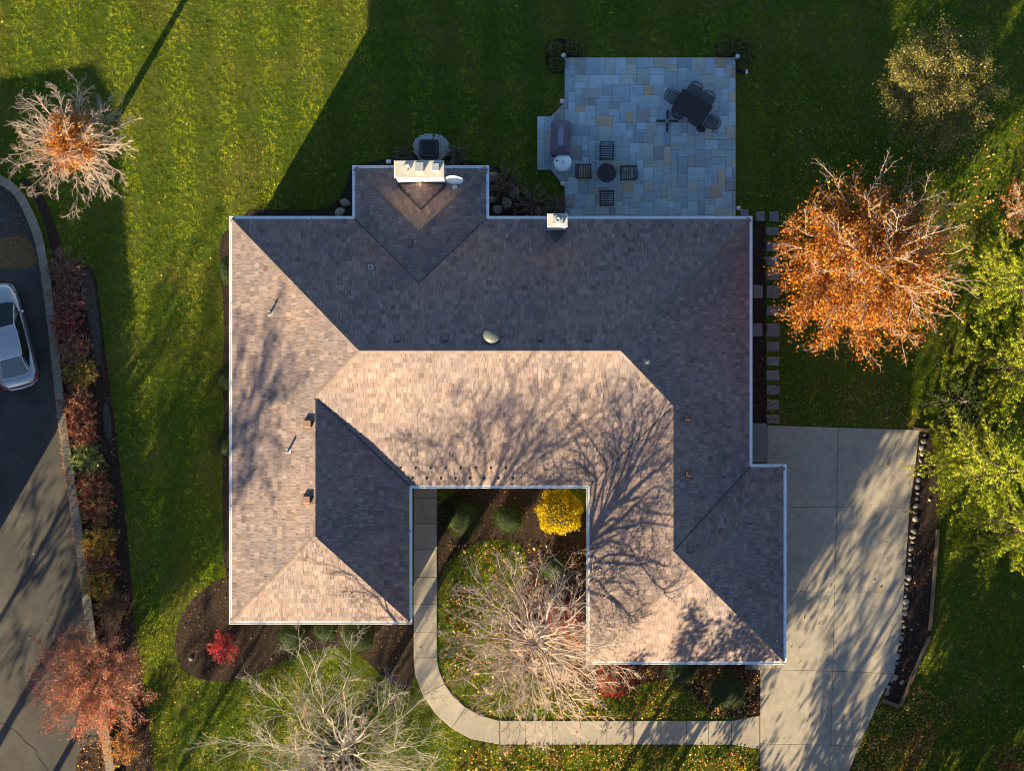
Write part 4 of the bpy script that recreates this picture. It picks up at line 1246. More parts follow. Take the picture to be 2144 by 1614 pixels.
def broad_tree(name, px, py, label, cat='tree', height=8.0, spread=3.0, crown_c=None, crown_rz=None, clear=1.9, limbs=18, subs=9, twigs=6, fine=3, seed=1, r_trunk=.14, group=None,
               leaves=0, leaf_size=.11, leaf_cols=None, leaf_wts=None, leaf_zone=None, bark=None, lean=(0, 0), leaf_levels=2, low=-.35, twig_r=.0065, trunk_mat=None, sub_len=.42, leaf_up=.35, ground=0.0, leaf_jit=.12, limb_curve=.45, multi=1):
    rng = np.random.default_rng(seed)
    bx_, by_, _ = P(px, py, 0)
    t = thing(name, (bx_, by_, ground), label, cat, group)
    cz = crown_c or (clear + (height - clear) * .5)
    rz = crown_rz or (height - cz)
    # limb tips spread over the crown
    i = np.arange(limbs) + .5
    zz = low + (1 - low) * (i / limbs); az = i * 2.399963 + rng.uniform(0, 6)
    rr = np.sqrt(np.maximum(0, 1 - zz ** 2))
    tip = np.stack([rr * np.cos(az) * spread, rr * np.sin(az) * spread, cz + zz * rz], -1) * np.concatenate([rng.uniform(.82, 1.08, (limbs, 2)), np.ones((limbs, 1))], 1)
    tip[:, :2] += np.array(lean)
    z0 = clear + (np.clip((tip[:, 2] - clear) / (height - clear), 0, 1)) ** 1.2 * (height - clear) * .52
    # trunk
    top = clear + (height - clear) * .56
    if multi == 1:
        tz = np.linspace(0, top, 7); trunk = np.stack([np.cumsum(rng.normal(0, .018, 7)) * 1.5 + lean[0] * .4 * tz / top, np.cumsum(rng.normal(0, .018, 7)) * 1.5 + lean[1] * .4 * tz / top, tz], -1)[None]
        tr = tubes(trunk, r_trunk, r_trunk * .40, 8)
        fl = tubes(np.array([[[0, 0, -.05], trunk[0, 0] + np.array([0, 0, .12]), trunk[0, 0] + np.array([0, 0, .3])]]), r_trunk * 1.45, r_trunk * .98, 8)
        tparts = [tr, fl]
        p0 = np.stack([np.interp(z0, tz, trunk[0, :, k]) for k in range(3)], -1)
    else:
        tparts = []
        p0 = np.stack([rng.normal(0, .10, limbs), rng.normal(0, .10, limbs), np.full(limbs, -.02) + 0 * z0], -1)
    out = np.concatenate([tip[:, :2] - p0[:, :2], np.zeros((limbs, 1))], 1)
    ctrl = p0 + out * (limb_curve * .75) + np.stack([0 * z0, 0 * z0, (tip[:, 2] - p0[:, 2]) * .68 + .1], -1)
    k = 9; s_ = np.linspace(0, 1, k)[None, :, None]
    limb = (1 - s_) ** 2 * p0[:, None] + 2 * s_ * (1 - s_) * ctrl[:, None] + s_ ** 2 * tip[:, None]
    limb[:, 1:-1] += rng.normal(0, .05, (limbs, k - 2, 3)) * (spread / 3)
    ll = np.linalg.norm(np.diff(limb, axis=1), axis=2).sum(1)
    rl = r_trunk * rng.uniform(.15, .24, limbs) if multi == 1 else r_trunk * rng.uniform(.5, .9, limbs)
    tparts.append(tubes(limb, rl, np.maximum(twig_r * 1.3, rl * .14), 6))
    sub, sl = side_paths(limb, subs, .22, 1.0, ll * sub_len, (26, 54), 6, rng, .09, .085, .52)
    rsub = np.repeat(rl, subs) * .26
    tparts.append(tubes(sub, np.maximum(rsub, twig_r * 1.5), twig_r, 4))
    V, F = merge(tparts); np_mesh('trunk', V, F, trunk_mat or bark or M_bark, t, smooth=True)
    tw, tl = side_paths(sub, twigs, .12, 1.0, sl * .50 + .08, (24, 56), 4, rng, .06, .10, .45)
    tp = [tubes(tw, twig_r * 1.1, twig_r * .7, 3)]
    fw = None
    if fine:
        fw, fl_ = side_paths(tw, fine, .25, 1.0, tl * .5 + .05, (25, 60), 3, rng, .06, .15, .3)
        tp.append(tubes(fw, twig_r * .8, twig_r * .5, 3))
    V, F = merge(tp); np_mesh('crown', V, F, bark or M_bark2, t)
    if leaves:
        src = fw if (fw is not None and leaf_levels > 1) else tw
        pts = np.concatenate([tw.reshape(-1, 3), src.reshape(-1, 3)])
        if leaf_zone is not None:
            (zx, zy, zz_), (ax, ay, az_) = leaf_zone
            q = ((pts - np.array([zx, zy, zz_])) / np.array([ax, ay, az_])) ** 2
            pr = np.exp(-np.maximum(q.sum(1) - .6, 0) * 3.0)
            pts = pts[rng.uniform(size=len(pts)) < pr]
        pos = pts[rng.integers(0, len(pts), leaves)] + rng.normal(0, leaf_jit, (leaves, 3)) * np.array([1, 1, .8])
        pos[:, 2] = np.maximum(pos[:, 2], .05)
        V, F = leaf_cards(pos, leaf_size, rng, leaf_up)
        c = palette(leaves, leaf_cols, leaf_wts, rng)
        np_mesh('leaves', V, F, M_leaf, t, col=np.repeat(c, 2, 0))
    return t
ORANGE = ([(.44, .155, .018), (.34, .095, .014), (.50, .23, .03), (.20, .065, .018), (.54, .33, .07), (.26, .13, .05)], [5, 4.5, 3, 3, 1.3, 2])

def conifer(name, px, py, label, height, radius, seed, cat='spruce tree', group=None, cols=None, wts=None, z0=.35, whorl=.38, nb=9, dens=1.0):
    rng = np.random.default_rng(seed)
    x, y, _ = P(px, py, 0)
    t = thing(name, (x, y, 0), label, cat, group)
    zs = np.arange(z0, height * .97, whorl)
    br, ln = [], []
    for z in zs:
        f = z / height
        n = max(3, int(round(nb * (1 - .6 * f) + rng.uniform(-1, 1))))
        for a in rng.uniform(0, 6.28) + np.arange(n) * 6.283 / n + rng.normal(0, .2, n):
            l = radius * (1 - f) ** .85 * rng.uniform(.6, 1.22) + .12
            s_ = np.linspace(0, 1, 7)
            r_ = l * s_; dz = -.26 * l * np.sin(s_ * 2.2) * (1 - .7 * f) + .16 * l * s_ ** 3 + (.5 * f) * r_
            aa = a + rng.normal(0, .05) * s_
            br.append(np.stack([r_ * np.cos(aa), r_ * np.sin(aa), z + rng.uniform(-.1, .1) + dz], -1)); ln.append(l)
    br = np.array(br); ln = np.array(ln)
    V, F = merge([tubes(np.array([[[0, 0, zz_] for zz_ in np.linspace(-.03, height, 6)]]), radius * .075 + .03, .012, 8), tubes(br, .008 + .010 * ln, .006, 4)])
    np_mesh('trunk', V, F, M_barkd, t, smooth=True)
    m = 16
    sd, sl = side_paths(br, m, .22, .98, ln * .23, (30, 46), 4, rng, -.02, .06, .70, flat=.12)
    br_end = br[:, 3:, :]
    def needles(pth, per, size):
        n = len(pth); f = rng.uniform(0, 1, (n, per)); p, tg = sample_paths(pth, f)
        p = p.reshape(-1, 3); tg = tg.reshape(-1, 3)
        side = np.cross(tg, np.array([0, 0, 1.0])); side = unit(side) * rng.choice([-1, 1], (len(p), 1))
        d = unit(tg * .75 + side * rng.uniform(.2, 1.0, (len(p), 1)) + rng.normal(0, .22, (len(p), 3)))
        return leaf_cards(p + d * size * .35, size, rng, .5, .27, d, .15)
    per = max(3, int(15 * dens))
    V, F = merge([needles(sd, per, .135), needles(br_end, int(20 * dens), .135)])
    c = palette(len(F) // 2, cols or [(.10, .125, .018), (.075, .105, .02), (.14, .15, .025), (.055, .085, .02)], wts or [4, 4, 2, 2], rng, .18)
    np_mesh('crown', V, F, M_needle, t, col=np.repeat(c, 2, 0))
    return t

def ball_shrub(name, px, py, r, label, seed, cols, wts, h=None, leaf=.05, n=2600, group=None, ry=None, cat='shrub', rough=.04, zc=None, inner=.90):
    rng = np.random.default_rng(seed)
    h = h or r * 1.7
    x, y, _ = P(px, py, h * .5)
    t = thing(name, (x, y, 0), label, cat, group)
    ry = ry or r
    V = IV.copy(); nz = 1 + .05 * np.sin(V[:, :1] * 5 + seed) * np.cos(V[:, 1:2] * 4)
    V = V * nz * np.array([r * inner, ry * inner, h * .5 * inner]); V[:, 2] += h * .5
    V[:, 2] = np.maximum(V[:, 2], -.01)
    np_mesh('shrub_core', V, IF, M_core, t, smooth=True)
    d = unit(rng.normal(size=(n, 3))); d = d[d[:, 2] > -.75]
    k = len(d)
    lump = 1 + rough * (np.sin(d[:, 0] * 9 + seed) + np.sin(d[:, 1] * 8 + 2 * seed) + np.sin(d[:, 2] * 9)) + rng.normal(0, rough * .7, k)
    pos = d * np.array([r, ry, h * .5]) * (lump * rng.uniform(.93, 1.02, k))[:, None]; pos[:, 2] += h * .5
    pos[:, 2] = np.maximum(pos[:, 2], .02)
    V, F = leaf_cards(pos, leaf, rng, .2, .6)
    c = palette(k, cols, wts, rng, .25)
    np_mesh('leaves', V, F, M_leaf, t, col=np.repeat(c, 2, 0))
    return t
GREEN = ([(.030, .060, .008), (.045, .085, .010), (.020, .04, .007), (.085, .125, .014)], [4, 4, 3, 1.2])

# --- the trees one can see
broad_tree('bare_tree', 197, 328, 'bare pale-twigged tree with orange leaves left in its middle, alone on the north-west lawn', height=6.8, spread=2.75, clear=2.3, crown_c=4.7, crown_rz=2.2, limbs=30, subs=10, twigs=7, fine=2, seed=4, r_trunk=.19,
           leaves=6500, leaf_size=.12, leaf_cols=[(.50, .20, .03), (.42, .13, .02), (.58, .30, .06), (.30, .08, .02)], leaf_wts=[5, 4, 2, 1.5], leaf_zone=((.05, .1, 4.6), (1.0, 1.1, 1.6)), low=-.25, leaf_jit=.10, trunk_mat=M_bark)
broad_tree('orange_tree', 1782, 562, 'big round tree full of orange autumn leaves east of the house', height=9.6, spread=4.2, clear=.9, crown_c=4.9, crown_rz=4.7, limbs=48, subs=10, twigs=6, fine=0, seed=9, r_trunk=.22,
           leaves=50000, leaf_size=.13, leaf_cols=ORANGE[0], leaf_wts=ORANGE[1], leaf_zone=((-.5, -.35, 4.3), (3.8, 3.8, 3.9)), low=-.72, leaf_jit=.17, twig_r=.0065)
broad_tree('bare_tree', 1120, 1312, 'bare pale tree with wide twiggy crown in the courtyard lawn', height=9.4, spread=4.25, clear=1.7, crown_c=5.6, crown_rz=3.7, limbs=42, subs=11, twigs=8, fine=2, seed=14, r_trunk=.26,
           leaves=260, leaf_size=.13, leaf_cols=[(.50, .22, .10), (.42, .14, .06), (.55, .34, .12)], leaf_wts=[1, 1, 1], low=-.3, twig_r=.0058, limb_curve=.55)
broad_tree('bare_tree', 735, 1536, 'bare grey many-stemmed tree south of the west wing', height=10.6, spread=5.4, clear=.9, crown_c=6.2, crown_rz=4.3, limbs=24, subs=14, twigs=9, fine=2, sub_len=.48, seed=21, r_trunk=.25,
           leaves=60, leaf_size=.13, leaf_cols=[(.55, .08, .05)], leaf_wts=[1], low=-.05, twig_r=.007, limb_curve=.5, bark=mat('grey_twig', (.25, .215, .17), (.38, .335, .27), 3, .9), trunk_mat=mat('grey_bark', (.25, .215, .17), (.38, .335, .27), 7, .9))
broad_tree('red_shrub_tree', 212, 1412, 'wide twiggy shrub with small pinkish red leaves overhanging the wall', cat='shrub', height=3.9, spread=2.55, clear=.4, crown_c=2.2, crown_rz=1.7, limbs=34, subs=9, twigs=5, fine=1, seed=31, r_trunk=.05, multi=2,
           leaves=24000, leaf_size=.075, leaf_cols=[(.46, .13, .11), (.38, .06, .06), (.50, .24, .17), (.50, .22, .05), (.34, .20, .05), (.22, .20, .04)], leaf_wts=[5, 2.5, 3.5, 2.5, 2, 1.2], low=-.2, twig_r=.008, leaf_jit=.10,
           bark=mat('shrub_twig', (.19, .12, .10), (.30, .21, .18), 3, .9))
broad_tree('olive_tree', 1922, 214, 'rounded olive-yellow leafy tree on the north-east lawn', height=7.3, spread=2.5, clear=.9, crown_c=4.2, crown_rz=3.4, limbs=30, subs=8, twigs=5, fine=0, seed=41, r_trunk=.14,
           leaves=38000, leaf_size=.092, leaf_cols=[(.22, .19, .05), (.15, .145, .04), (.30, .25, .08), (.11, .12, .04), (.36, .25, .06)], leaf_wts=[4, 4, 3, 3, 1], low=-.65, twig_r=.010, bark=M_barkd, leaf_jit=.15)
broad_tree('orange_tree', 2112, 452, 'orange-leaved tree cut off by the east picture edge', height=5.4, spread=1.3, clear=1.4, crown_c=3.4, crown_rz=1.8, limbs=14, subs=7, twigs=5, fine=2, seed=44, r_trunk=.09,
           leaves=1500, leaf_size=.11, leaf_cols=ORANGE[0], leaf_wts=ORANGE[1], low=-.3)

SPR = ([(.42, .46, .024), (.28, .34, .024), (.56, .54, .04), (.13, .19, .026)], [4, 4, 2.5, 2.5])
conifer('spruce_tree', 2098, 600, 'yellow-green spruce nearest the orange tree at the east edge', 8.2, 2.9, 51, group='spruces along the east edge', cols=SPR[0], wts=SPR[1])
conifer('spruce_tree', 2112, 778, 'yellow-green spruce in the middle of the row at the east edge', 8.8, 3.0, 52, group='spruces along the east edge', cols=SPR[0], wts=SPR[1])
conifer('spruce_tree', 2040, 970, 'large yellow-green spruce leaning over the driveway stones', 9.0, 3.4, 53, group='spruces along the east edge', cols=SPR[0], wts=SPR[1])
conifer('spruce_tree', 2108, 1098, 'yellow-green spruce at the south end of the row at the east edge', 8.0, 3.0, 54, group='spruces along the east edge', cols=SPR[0], wts=SPR[1])
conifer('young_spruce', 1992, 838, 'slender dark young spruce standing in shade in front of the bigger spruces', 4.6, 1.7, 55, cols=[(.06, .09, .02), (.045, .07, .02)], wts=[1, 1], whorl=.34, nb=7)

# --- clipped and loose shrubs
ball_shrub('round_shrub', 970, 1082, .88, 'wide clipped green shrub nearest the walk in the courtyard', 61, *GREEN, h=1.1, n=4200)
ball_shrub('round_shrub', 1066, 1085, .70, 'clipped green globe shrub between the wide green and the yellow shrub', 62, *GREEN, h=1.15, n=3000)
ball_shrub('yellow_shrub', 1170, 1072, .96, 'round bright yellow shrub in the north-east corner of the courtyard', 63, [(.50, .36, .012), (.56, .42, .02), (.42, .24, .012), (.36, .33, .02)], [4, 4, 2, 2], h=1.55, leaf=.09, n=8000, rough=.06, inner=.80)
ball_shrub('round_shrub', 614, 1330, .70, 'clipped green globe shrub at the south wall of the west wing, lit by the sun', 64, *GREEN, h=1.05, n=3000)
ball_shrub('round_shrub', 749, 1331, .80, 'clipped green shrub at the south wall nearest the bare grey tree', 65, *GREEN, h=1.1, n=3400)
ball_shrub('round_shrub', 680, 1316, .58, 'half-hidden clipped green shrub between the two round ones at the south wall', 66, *GREEN, h=.9, n=2200)
ball_shrub('round_shrub', 1160, 1186, .62, 'green shrub under the bare courtyard tree beside the east wing', 67, *GREEN, h=1.1, n=2400)
ball_shrub('red_shrub', 1180, 1292, .72, 'crimson rounded shrub under the bare courtyard tree', 68, [(.36, .05, .04), (.30, .035, .035), (.44, .12, .06)], [4, 3, 2], h=1.3, leaf=.065, n=3600)
ball_shrub('red_shrub', 1206, 1330, .66, 'orange-red rounded shrub against the east wing gutter in the courtyard', 69, [(.46, .15, .05), (.42, .09, .04), (.5, .24, .06)], [4, 3, 2], h=1.2, leaf=.065, n=3200)
ball_shrub('red_shrub', 1288, 1420, .82, 'dark red dome shrub at the south-west corner of the east wing', 70, [(.32, .04, .032), (.24, .03, .03), (.38, .08, .045)], [4, 3, 2], h=1.3, leaf=.06, n=3800)
ball_shrub('round_shrub', 1424, 1402, .72, 'blue-green shrub partly under the south gutter of the east wing', 71, [(.04, .075, .03), (.055, .095, .035)], [1, 1], h=1.0, n=2600)
ball_shrub('round_shrub', 1522, 1446, .88, 'dark green shrub in the bed between walk and driveway', 72, [(.028, .055, .018), (.04, .07, .02)], [1, 1], h=1.1, n=3400, rough=.07)
ball_shrub('round_shrub', 476, 792, .58, 'small green shrub peeping from under the west gutter', 73, *GREEN, h=.9, n=1800)
ball_shrub('round_shrub', 478, 566, .42, 'green shrub under the west gutter near the north-west corner', 74, *GREEN, h=.8, n=1400, ry=.7)
ball_shrub('round_shrub', 474, 930, .40, 'low green shrub half hidden under the west gutter near its middle', 75, *GREEN, h=.7, n=1200, ry=.6)
for i, (a, c, lab) in enumerate(((1163, 104, 'small olive shrub in the north-west patio bed, furthest from the house'), (1166, 134, 'small olive shrub in the north-west patio bed beside the patio edge'), (1200, 98, 'small olive shrub in the north-west patio bed, nearest the middle'),
                                 (1520, 100, 'small olive shrub in the north-east patio bed, on the patio side'), (1556, 100, 'small olive shrub in the outer corner of the north-east patio bed'), (1560, 131, 'small olive shrub in the north-east patio bed beside the white box'))):
    ball_shrub('small_shrub', a, c, .36, lab, 80 + i, [(.17, .17, .04), (.12, .14, .035), (.26, .19, .05)], [3, 3, 1], h=.6, leaf=.06, n=900, rough=.12, inner=.7, group='shrubs at the patio corners')
def loose(name, px, py, label, seed, spread, height, cols, wts, n=900, leaf=.07, limbs=20, group=None, subs=5, twigs=4, bark=None, ground=0.0):
    return broad_tree(name, px, py, label, cat='shrub', height=height, spread=spread, clear=.12, crown_c=height * .52, crown_rz=height * .48, limbs=limbs, subs=subs, twigs=twigs, fine=0, seed=seed, r_trunk=.028, multi=2, leaves=n, leaf_size=leaf,
                      leaf_cols=cols, leaf_wts=wts, low=-.15, twig_r=.007, bark=bark or MATS['shrub_twig'], group=group, leaf_jit=.06, ground=ground)
RED = [(.34, .03, .04), (.44, .06, .06), (.22, .03, .03)]
loose('red_bush', 474, 1352, 'small vivid red bush alone in the south-west mulch bed', 90, .72, 1.0, [(.52, .035, .05), (.40, .025, .035), (.60, .09, .09)], [3, 2, 1], 1700, .075)
DRY = [(.24, .12, .07), (.15, .07, .045), (.34, .20, .12)]
loose('brown_shrub', 1056, 388, 'spreading brown shrub among boulders next to the bay', 91, 1.0, .9, DRY, [1, 1, 1], 1500, .06)
loose('brown_shrub', 1112, 430, 'brown shrub in the north bed nearest the patio', 92, .95, .85, DRY, [1, 1, 1], 1300, .06)
loose('brown_shrub', 1166, 438, 'low reddish shrub squeezed between north bed and patio edge', 93, .6, .7, DRY, [1, 1, 1], 700, .06)
loose('brown_shrub', 846, 330, 'low yellowish shrub west of the air conditioner', 94, .5, .5, [(.14, .11, .03), (.10, .09, .03)], [1, 1], 600, .06)
loose('brown_shrub', 958, 326, 'low brown shrub east of the air conditioner', 95, .55, .5, DRY, [1, 1, 1], 600, .06)
# plants along the retaining wall, north to south
row = [(142, 566, 1.05, DRY + [(.26, .19, .12)], 'dry brown-tipped shrub at the north end of the row by the wall'),
       (150, 628, 1.0, DRY + [(.30, .22, .14), (.30, .04, .05)], 'pale-tipped bush second in the row beside the wall'),
       (142, 676, .8, RED + [(.35, .25, .15)], 'bush with scattered crimson leaves beside the silver car'),
       (158, 728, .95, [(.42, .18, .10), (.34, .08, .05), (.44, .28, .18)], 'coral-leaved bush south of the crimson-flecked one'),
       (172, 778, .95, [(.44, .38, .03), (.30, .26, .05), (.34, .12, .03)], 'bush with bright yellow leaves on top beside the tail of the car'),
       (170, 850, 1.05, [(.26, .06, .04), (.16, .05, .03), (.34, .15, .07)], 'dark maroon twiggy bush just south of the yellow-topped bush'),
       (178, 902, .9, [(.32, .05, .04), (.20, .06, .03), (.40, .2, .08)], 'dark red bush above the bright green plant'),
       (188, 958, .85, [(.22, .34, .05), (.30, .40, .12), (.14, .22, .04)], 'bright green leafy plant among the dark red bushes'),
       (196, 1012, 1.0, [(.34, .05, .05), (.20, .05, .03), (.16, .18, .04)], 'dark red bush just south of the bright green plant'),
       (206, 1060, .95, [(.34, .05, .05), (.22, .06, .03), (.22, .26, .05)], 'red bush with green shoots by the wall'),
       (212, 1135, .85, [(.52, .33, .02), (.46, .22, .02), (.56, .42, .06)], 'golden yellow bush in the row beside the wall'),
       (214, 1180, .95, [(.28, .05, .04), (.18, .05, .03), (.4, .22, .06)], 'dark maroon bush between the golden and the yellow-green bush'),
       (212, 1222, .75, [(.50, .42, .03), (.30, .30, .04), (.30, .06, .04)], 'small yellow-leaved bush near the south end of the row'),
       (238, 1268, .9, [(.16, .11, .05), (.10, .14, .04), (.26, .09, .05)], 'dull brown-green bush just north of the pinkish red shrub'),
       (262, 1560, .85, [(.50, .30, .03), (.46, .16, .04), (.40, .22, .14)], 'golden and pink bush at the south end of the wall bed')]
for i, (a, c, sp, cl, lab) in enumerate(row):
    bright = any(q[0] > .4 for q in cl)
    loose('wall_shrub', a, c, lab, 100 + i, sp * .92, .95, cl, [1] * len(cl), 1900 if bright else 1500, .08, limbs=26, group='bushes along the retaining wall', subs=5, twigs=4,
          bark=mat('dark_twig', (.13, .085, .07), (.24, .17, .14), 3, .9) if i == 0 else MATS['dark_twig'])
ball_shrub('small_shrub', 694, 1560, .5, 'green ground plant at the foot of the bare grey tree', 120, [(.05, .10, .015), (.08, .14, .02)], [1, 1], h=.4, n=900, rough=.15, leaf=.08)

# --- what stands outside the picture and throws the long shadows across it
neigh = thing('neighbour_house', (*P(-261, 1019)[:2], LOW), 'neighbouring garage wing west of the asphalt drive, outside the picture', 'house', rz=math.radians(9))
nx0, nx1, ny0, ny1, ez_, rz_ = -3.5, 3.5, -5.87, 5.87, 4.05, 5.7
b = MB(); b.box(nx0 + .4, nx1 - .4, ny0 + .4, ny1 - .4, 0, ez_); b.build('wall', M_side, neigh)
b = MB(); v = [(nx0, ny0, ez_), (nx1, ny0, ez_), (nx1, ny1, ez_), (nx0, ny1, ez_), (0, ny0 + 3.5, rz_), (0, ny1 - 6.5, rz_)]
b.add(v, [(0, 4, 5, 3), (1, 2, 5, 4), (0, 1, 4), (3, 5, 2), (3, 2, 1, 0)]); b.build('roof', M_roofn, neigh)
LATE = ([(.30, .16, .05), (.22, .10, .03), (.34, .22, .08)], [1, 1, 1])
far = [(-170, 1840, 8.6, 2.6, 2600), (-260, 2010, 9.2, 3.0, 1500), (110, 2080, 8.0, 2.8, 1500), (340, 2260, 8.6, 3.0, 1200), (-240, 1720, 8.0, 2.4, 1500), (-50, 1900, 12.5, 2.6, 1900),
       (1180, 1830, 8.6, 2.9, 6500), (1330, 1760, 8.6, 2.6, 7500), (1450, 2010, 9.6, 3.0, 7500), (1640, 1850, 8.6, 2.7, 6500), (1880, 1880, 9.2, 3.2, 8500), (2100, 1790, 9.0, 3.2, 8500),
       (1760, 2180, 10.0, 3.4, 7000), (2260, 1560, 9.0, 3.0, 6000), (1560, 2300, 11.0, 3.4, 6000), (1960, 1720, 6.5, 2.6, 9000), (1800, 1790, 5.5, 2.6, 9000), (1890, 1705, 4.6, 2.0, 7000), (2090, 1660, 6.0, 2.4, 8000), (2230, 1330, 8.0, 2.6, 6000)]
for i, (a, c, h_, sp, nl) in enumerate(far):
    broad_tree('street_tree', a, c, 'autumn tree south of the picture that throws long shadows', height=h_, spread=sp, clear=(7.5 if h_ == 12.5 else 1.8) if a < 400 else .9, limbs=16, subs=7, twigs=2, fine=0, seed=200 + i, r_trunk=.16, leaves=int(nl * .8), leaf_size=.18,
               leaf_cols=LATE[0], leaf_wts=LATE[1], low=-.4 if a < 400 else -.8, twig_r=.016, leaf_levels=1, group='trees outside the picture', leaf_jit=.2, bark=M_barkd, ground=LOW if (a < 230) else 0.0)
# ------------------------------------------------------------------ fallen leaves
rl = np.random.default_rng(77)
LP_ = [(.36, .15, .03), (.42, .24, .04), (.28, .10, .03), (.42, .31, .11), (.20, .09, .04), (.38, .28, .17)]
zones = [  # polygon px, count, weights, z, size
    ([(1600, 800), (1900, 800), (1925, 895), (1605, 888)], 900, [2, 3, 1, 3, 1, 2], .075, .06),
    ([(1560, 420), (1640, 420), (1640, 890), (1575, 890)], 360, [3, 2, 3, 2, 2, 1], .075, .06),
    ([(1600, 200), (2144, 200), (2144, 760), (1600, 760)], 1200, [3, 2, 3, 2, 1, 3], .075, .085),
    ([(1900, 250), (2080, 250), (2080, 520), (1900, 480)], 350, [3, 2, 3, 2, 1, 3], .075, .10),
    ([(1545, 0), (2144, 0), (2144, 200), (1545, 430)], 220, [1, 1, 1, 2, 1, 3], .075, .06),
    ([(940, 1140), (1230, 1140), (1230, 1505), (1040, 1505), (930, 1430), (916, 1300)], 2600, [4, 4, 2, 2, 1, 1], .075, .085),
    ([(1228, 1400), (1592, 1400), (1592, 1500), (1228, 1506)], 1600, [3, 4, 2, 3, 1, 1], .075, .075),
    ([(935, 1560), (1590, 1562), (1590, 1640), (960, 1640)], 2300, [3, 4, 2, 3, 1, 1], .075, .075),
    ([(1842, 1470), (1890, 1485), (1920, 1430), (2000, 1480), (1900, 1640), (1765, 1640)], 2400, [4, 4, 2, 3, 1, 1], .075, .075),
    ([(1890, 1120), (2100, 1240), (2144, 1614), (1850, 1614)], 1100, [2, 3, 2, 3, 2, 2], .075, .065),
    ([(1600, 1060), (1900, 1060), (1780, 1614), (1595, 1614)], 100, [3, 3, 2, 2, 2, 1], .055, .06),
    ([(1606, 890), (1625, 890), (1620, 1000), (1606, 1000)], 14, [3, 3, 2, 2, 2, 1], .055, .06),
    ([(868, 1022), (915, 1022), (915, 1380), (868, 1380)], 26, [3, 3, 2, 2, 2, 1], .06, .06),
    ([(1050, 1510), (1590, 1510), (1590, 1556), (1050, 1556)], 40, [3, 3, 2, 2, 2, 1], .06, .055),
    ([(100, 540), (215, 560), (330, 1614), (230, 1614)], 1100, [2, 2, 3, 1, 3, 2], .04, .055),
    ([(215, 760), (245, 850), (300, 1420), (270, 1420), (240, 1000)], 260, [1, 2, 1, 3, 1, 3], .04, .06),
    ([(290, 1380), (480, 1430), (640, 1370), (880, 1470), (930, 1614), (320, 1614)], 900, [2, 3, 1, 4, 1, 3], .075, .06),
    ([(365, 1220), (480, 1210), (860, 1310), (860, 1450), (500, 1425), (370, 1400)], 500, [2, 2, 2, 3, 2, 3], .03, .05),
    ([(915, 1022), (1228, 1022), (1228, 1140), (915, 1200)], 420, [2, 2, 3, 2, 2, 2], .03, .055),
    ([(500, 300), (1180, 100), (1180, 450), (500, 445)], 190, [1, 2, 1, 4, 1, 4], .075, .055),
    ([(0, 0), (780, 0), (500, 450), (230, 600), (0, 350)], 110, [2, 1, 3, 3, 1, 3], .075, .07),
    ([(220, 560), (470, 460), (470, 1200), (300, 1400)], 190, [1, 2, 1, 4, 1, 4], .075, .055),
    ([(1850, 900), (1970, 900), (1960, 1330), (1880, 1480), (1850, 1460)], 260, [3, 3, 2, 2, 2, 1], .03, .05),
    ([(160, 1550), (235, 1540), (240, 1640), (160, 1640)], 420, [3, 2, 3, 1, 3, 1], LOW + .03, .07),
    ([(0, 380), (60, 440), (85, 560), (0, 560)], 500, [3, 2, 3, 2, 3, 2], LOW + .045, .05),
    ([(0, 600), (110, 600), (200, 1614), (0, 1614)], 45, [1, 1, 1, 3, 1, 3], LOW + .02, .05),
    ([(720, 0), (1160, 0), (1160, 100), (720, 300)], 60, [1, 1, 1, 3, 1, 3], .075, .055),
    ([(1182, 60), (1545, 60), (1545, 120), (1182, 120)], 60, [1, 2, 1, 4, 1, 3], .075, .055),
]
Ps, Ss, Cs = [], [], []
for poly, n, w, z, sz in zones:
    xs_ = [p[0] for p in poly]; ys_ = [p[1] for p in poly]
    X = rl.uniform(min(xs_), max(xs_), n * 4); Y = rl.uniform(min(ys_), max(ys_), n * 4)
    # drifts: keep more where a slow pattern is high
    f = np.sin(X * .045 + np.sin(Y * .03) * 2) * np.sin(Y * .05 + np.sin(X * .037) * 2)
    ok = inside(poly, X, Y) & (rl.uniform(0, 1, len(X)) < .55 + .45 * f)
    X, Y = X[ok][:n], Y[ok][:n]
    Ps.append(np.stack([(X - 1072) / S, (807 - Y) / S, np.full(len(X), z)], -1)); Ss.append(np.full(len(X), sz * 1.15)); Cs.append(palette(len(X), LP_, w, rl, .25))
# the line of red-brown leaves at the foot of the wall
wl2 = np.array([P(a, c, 0)[:2] for a, c in WALLC if 560 < c < 1700]); tt = rl.uniform(0, len(wl2) - 1.001, 2300); ii = tt.astype(int); q = wl2[ii] * (1 - (tt - ii))[:, None] + wl2[ii + 1] * (tt - ii)[:, None]
q[:, 0] -= .235 + np.abs(rl.normal(0, .05, len(q)))
Ps.append(np.concatenate([q, np.full((len(q), 1), LOW + .03)], 1)); Ss.append(np.full(len(q), .05)); Cs.append(palette(len(q), [(.40, .15, .09), (.30, .09, .06), (.48, .26, .17)], [1, 1, 1], rl, .25))
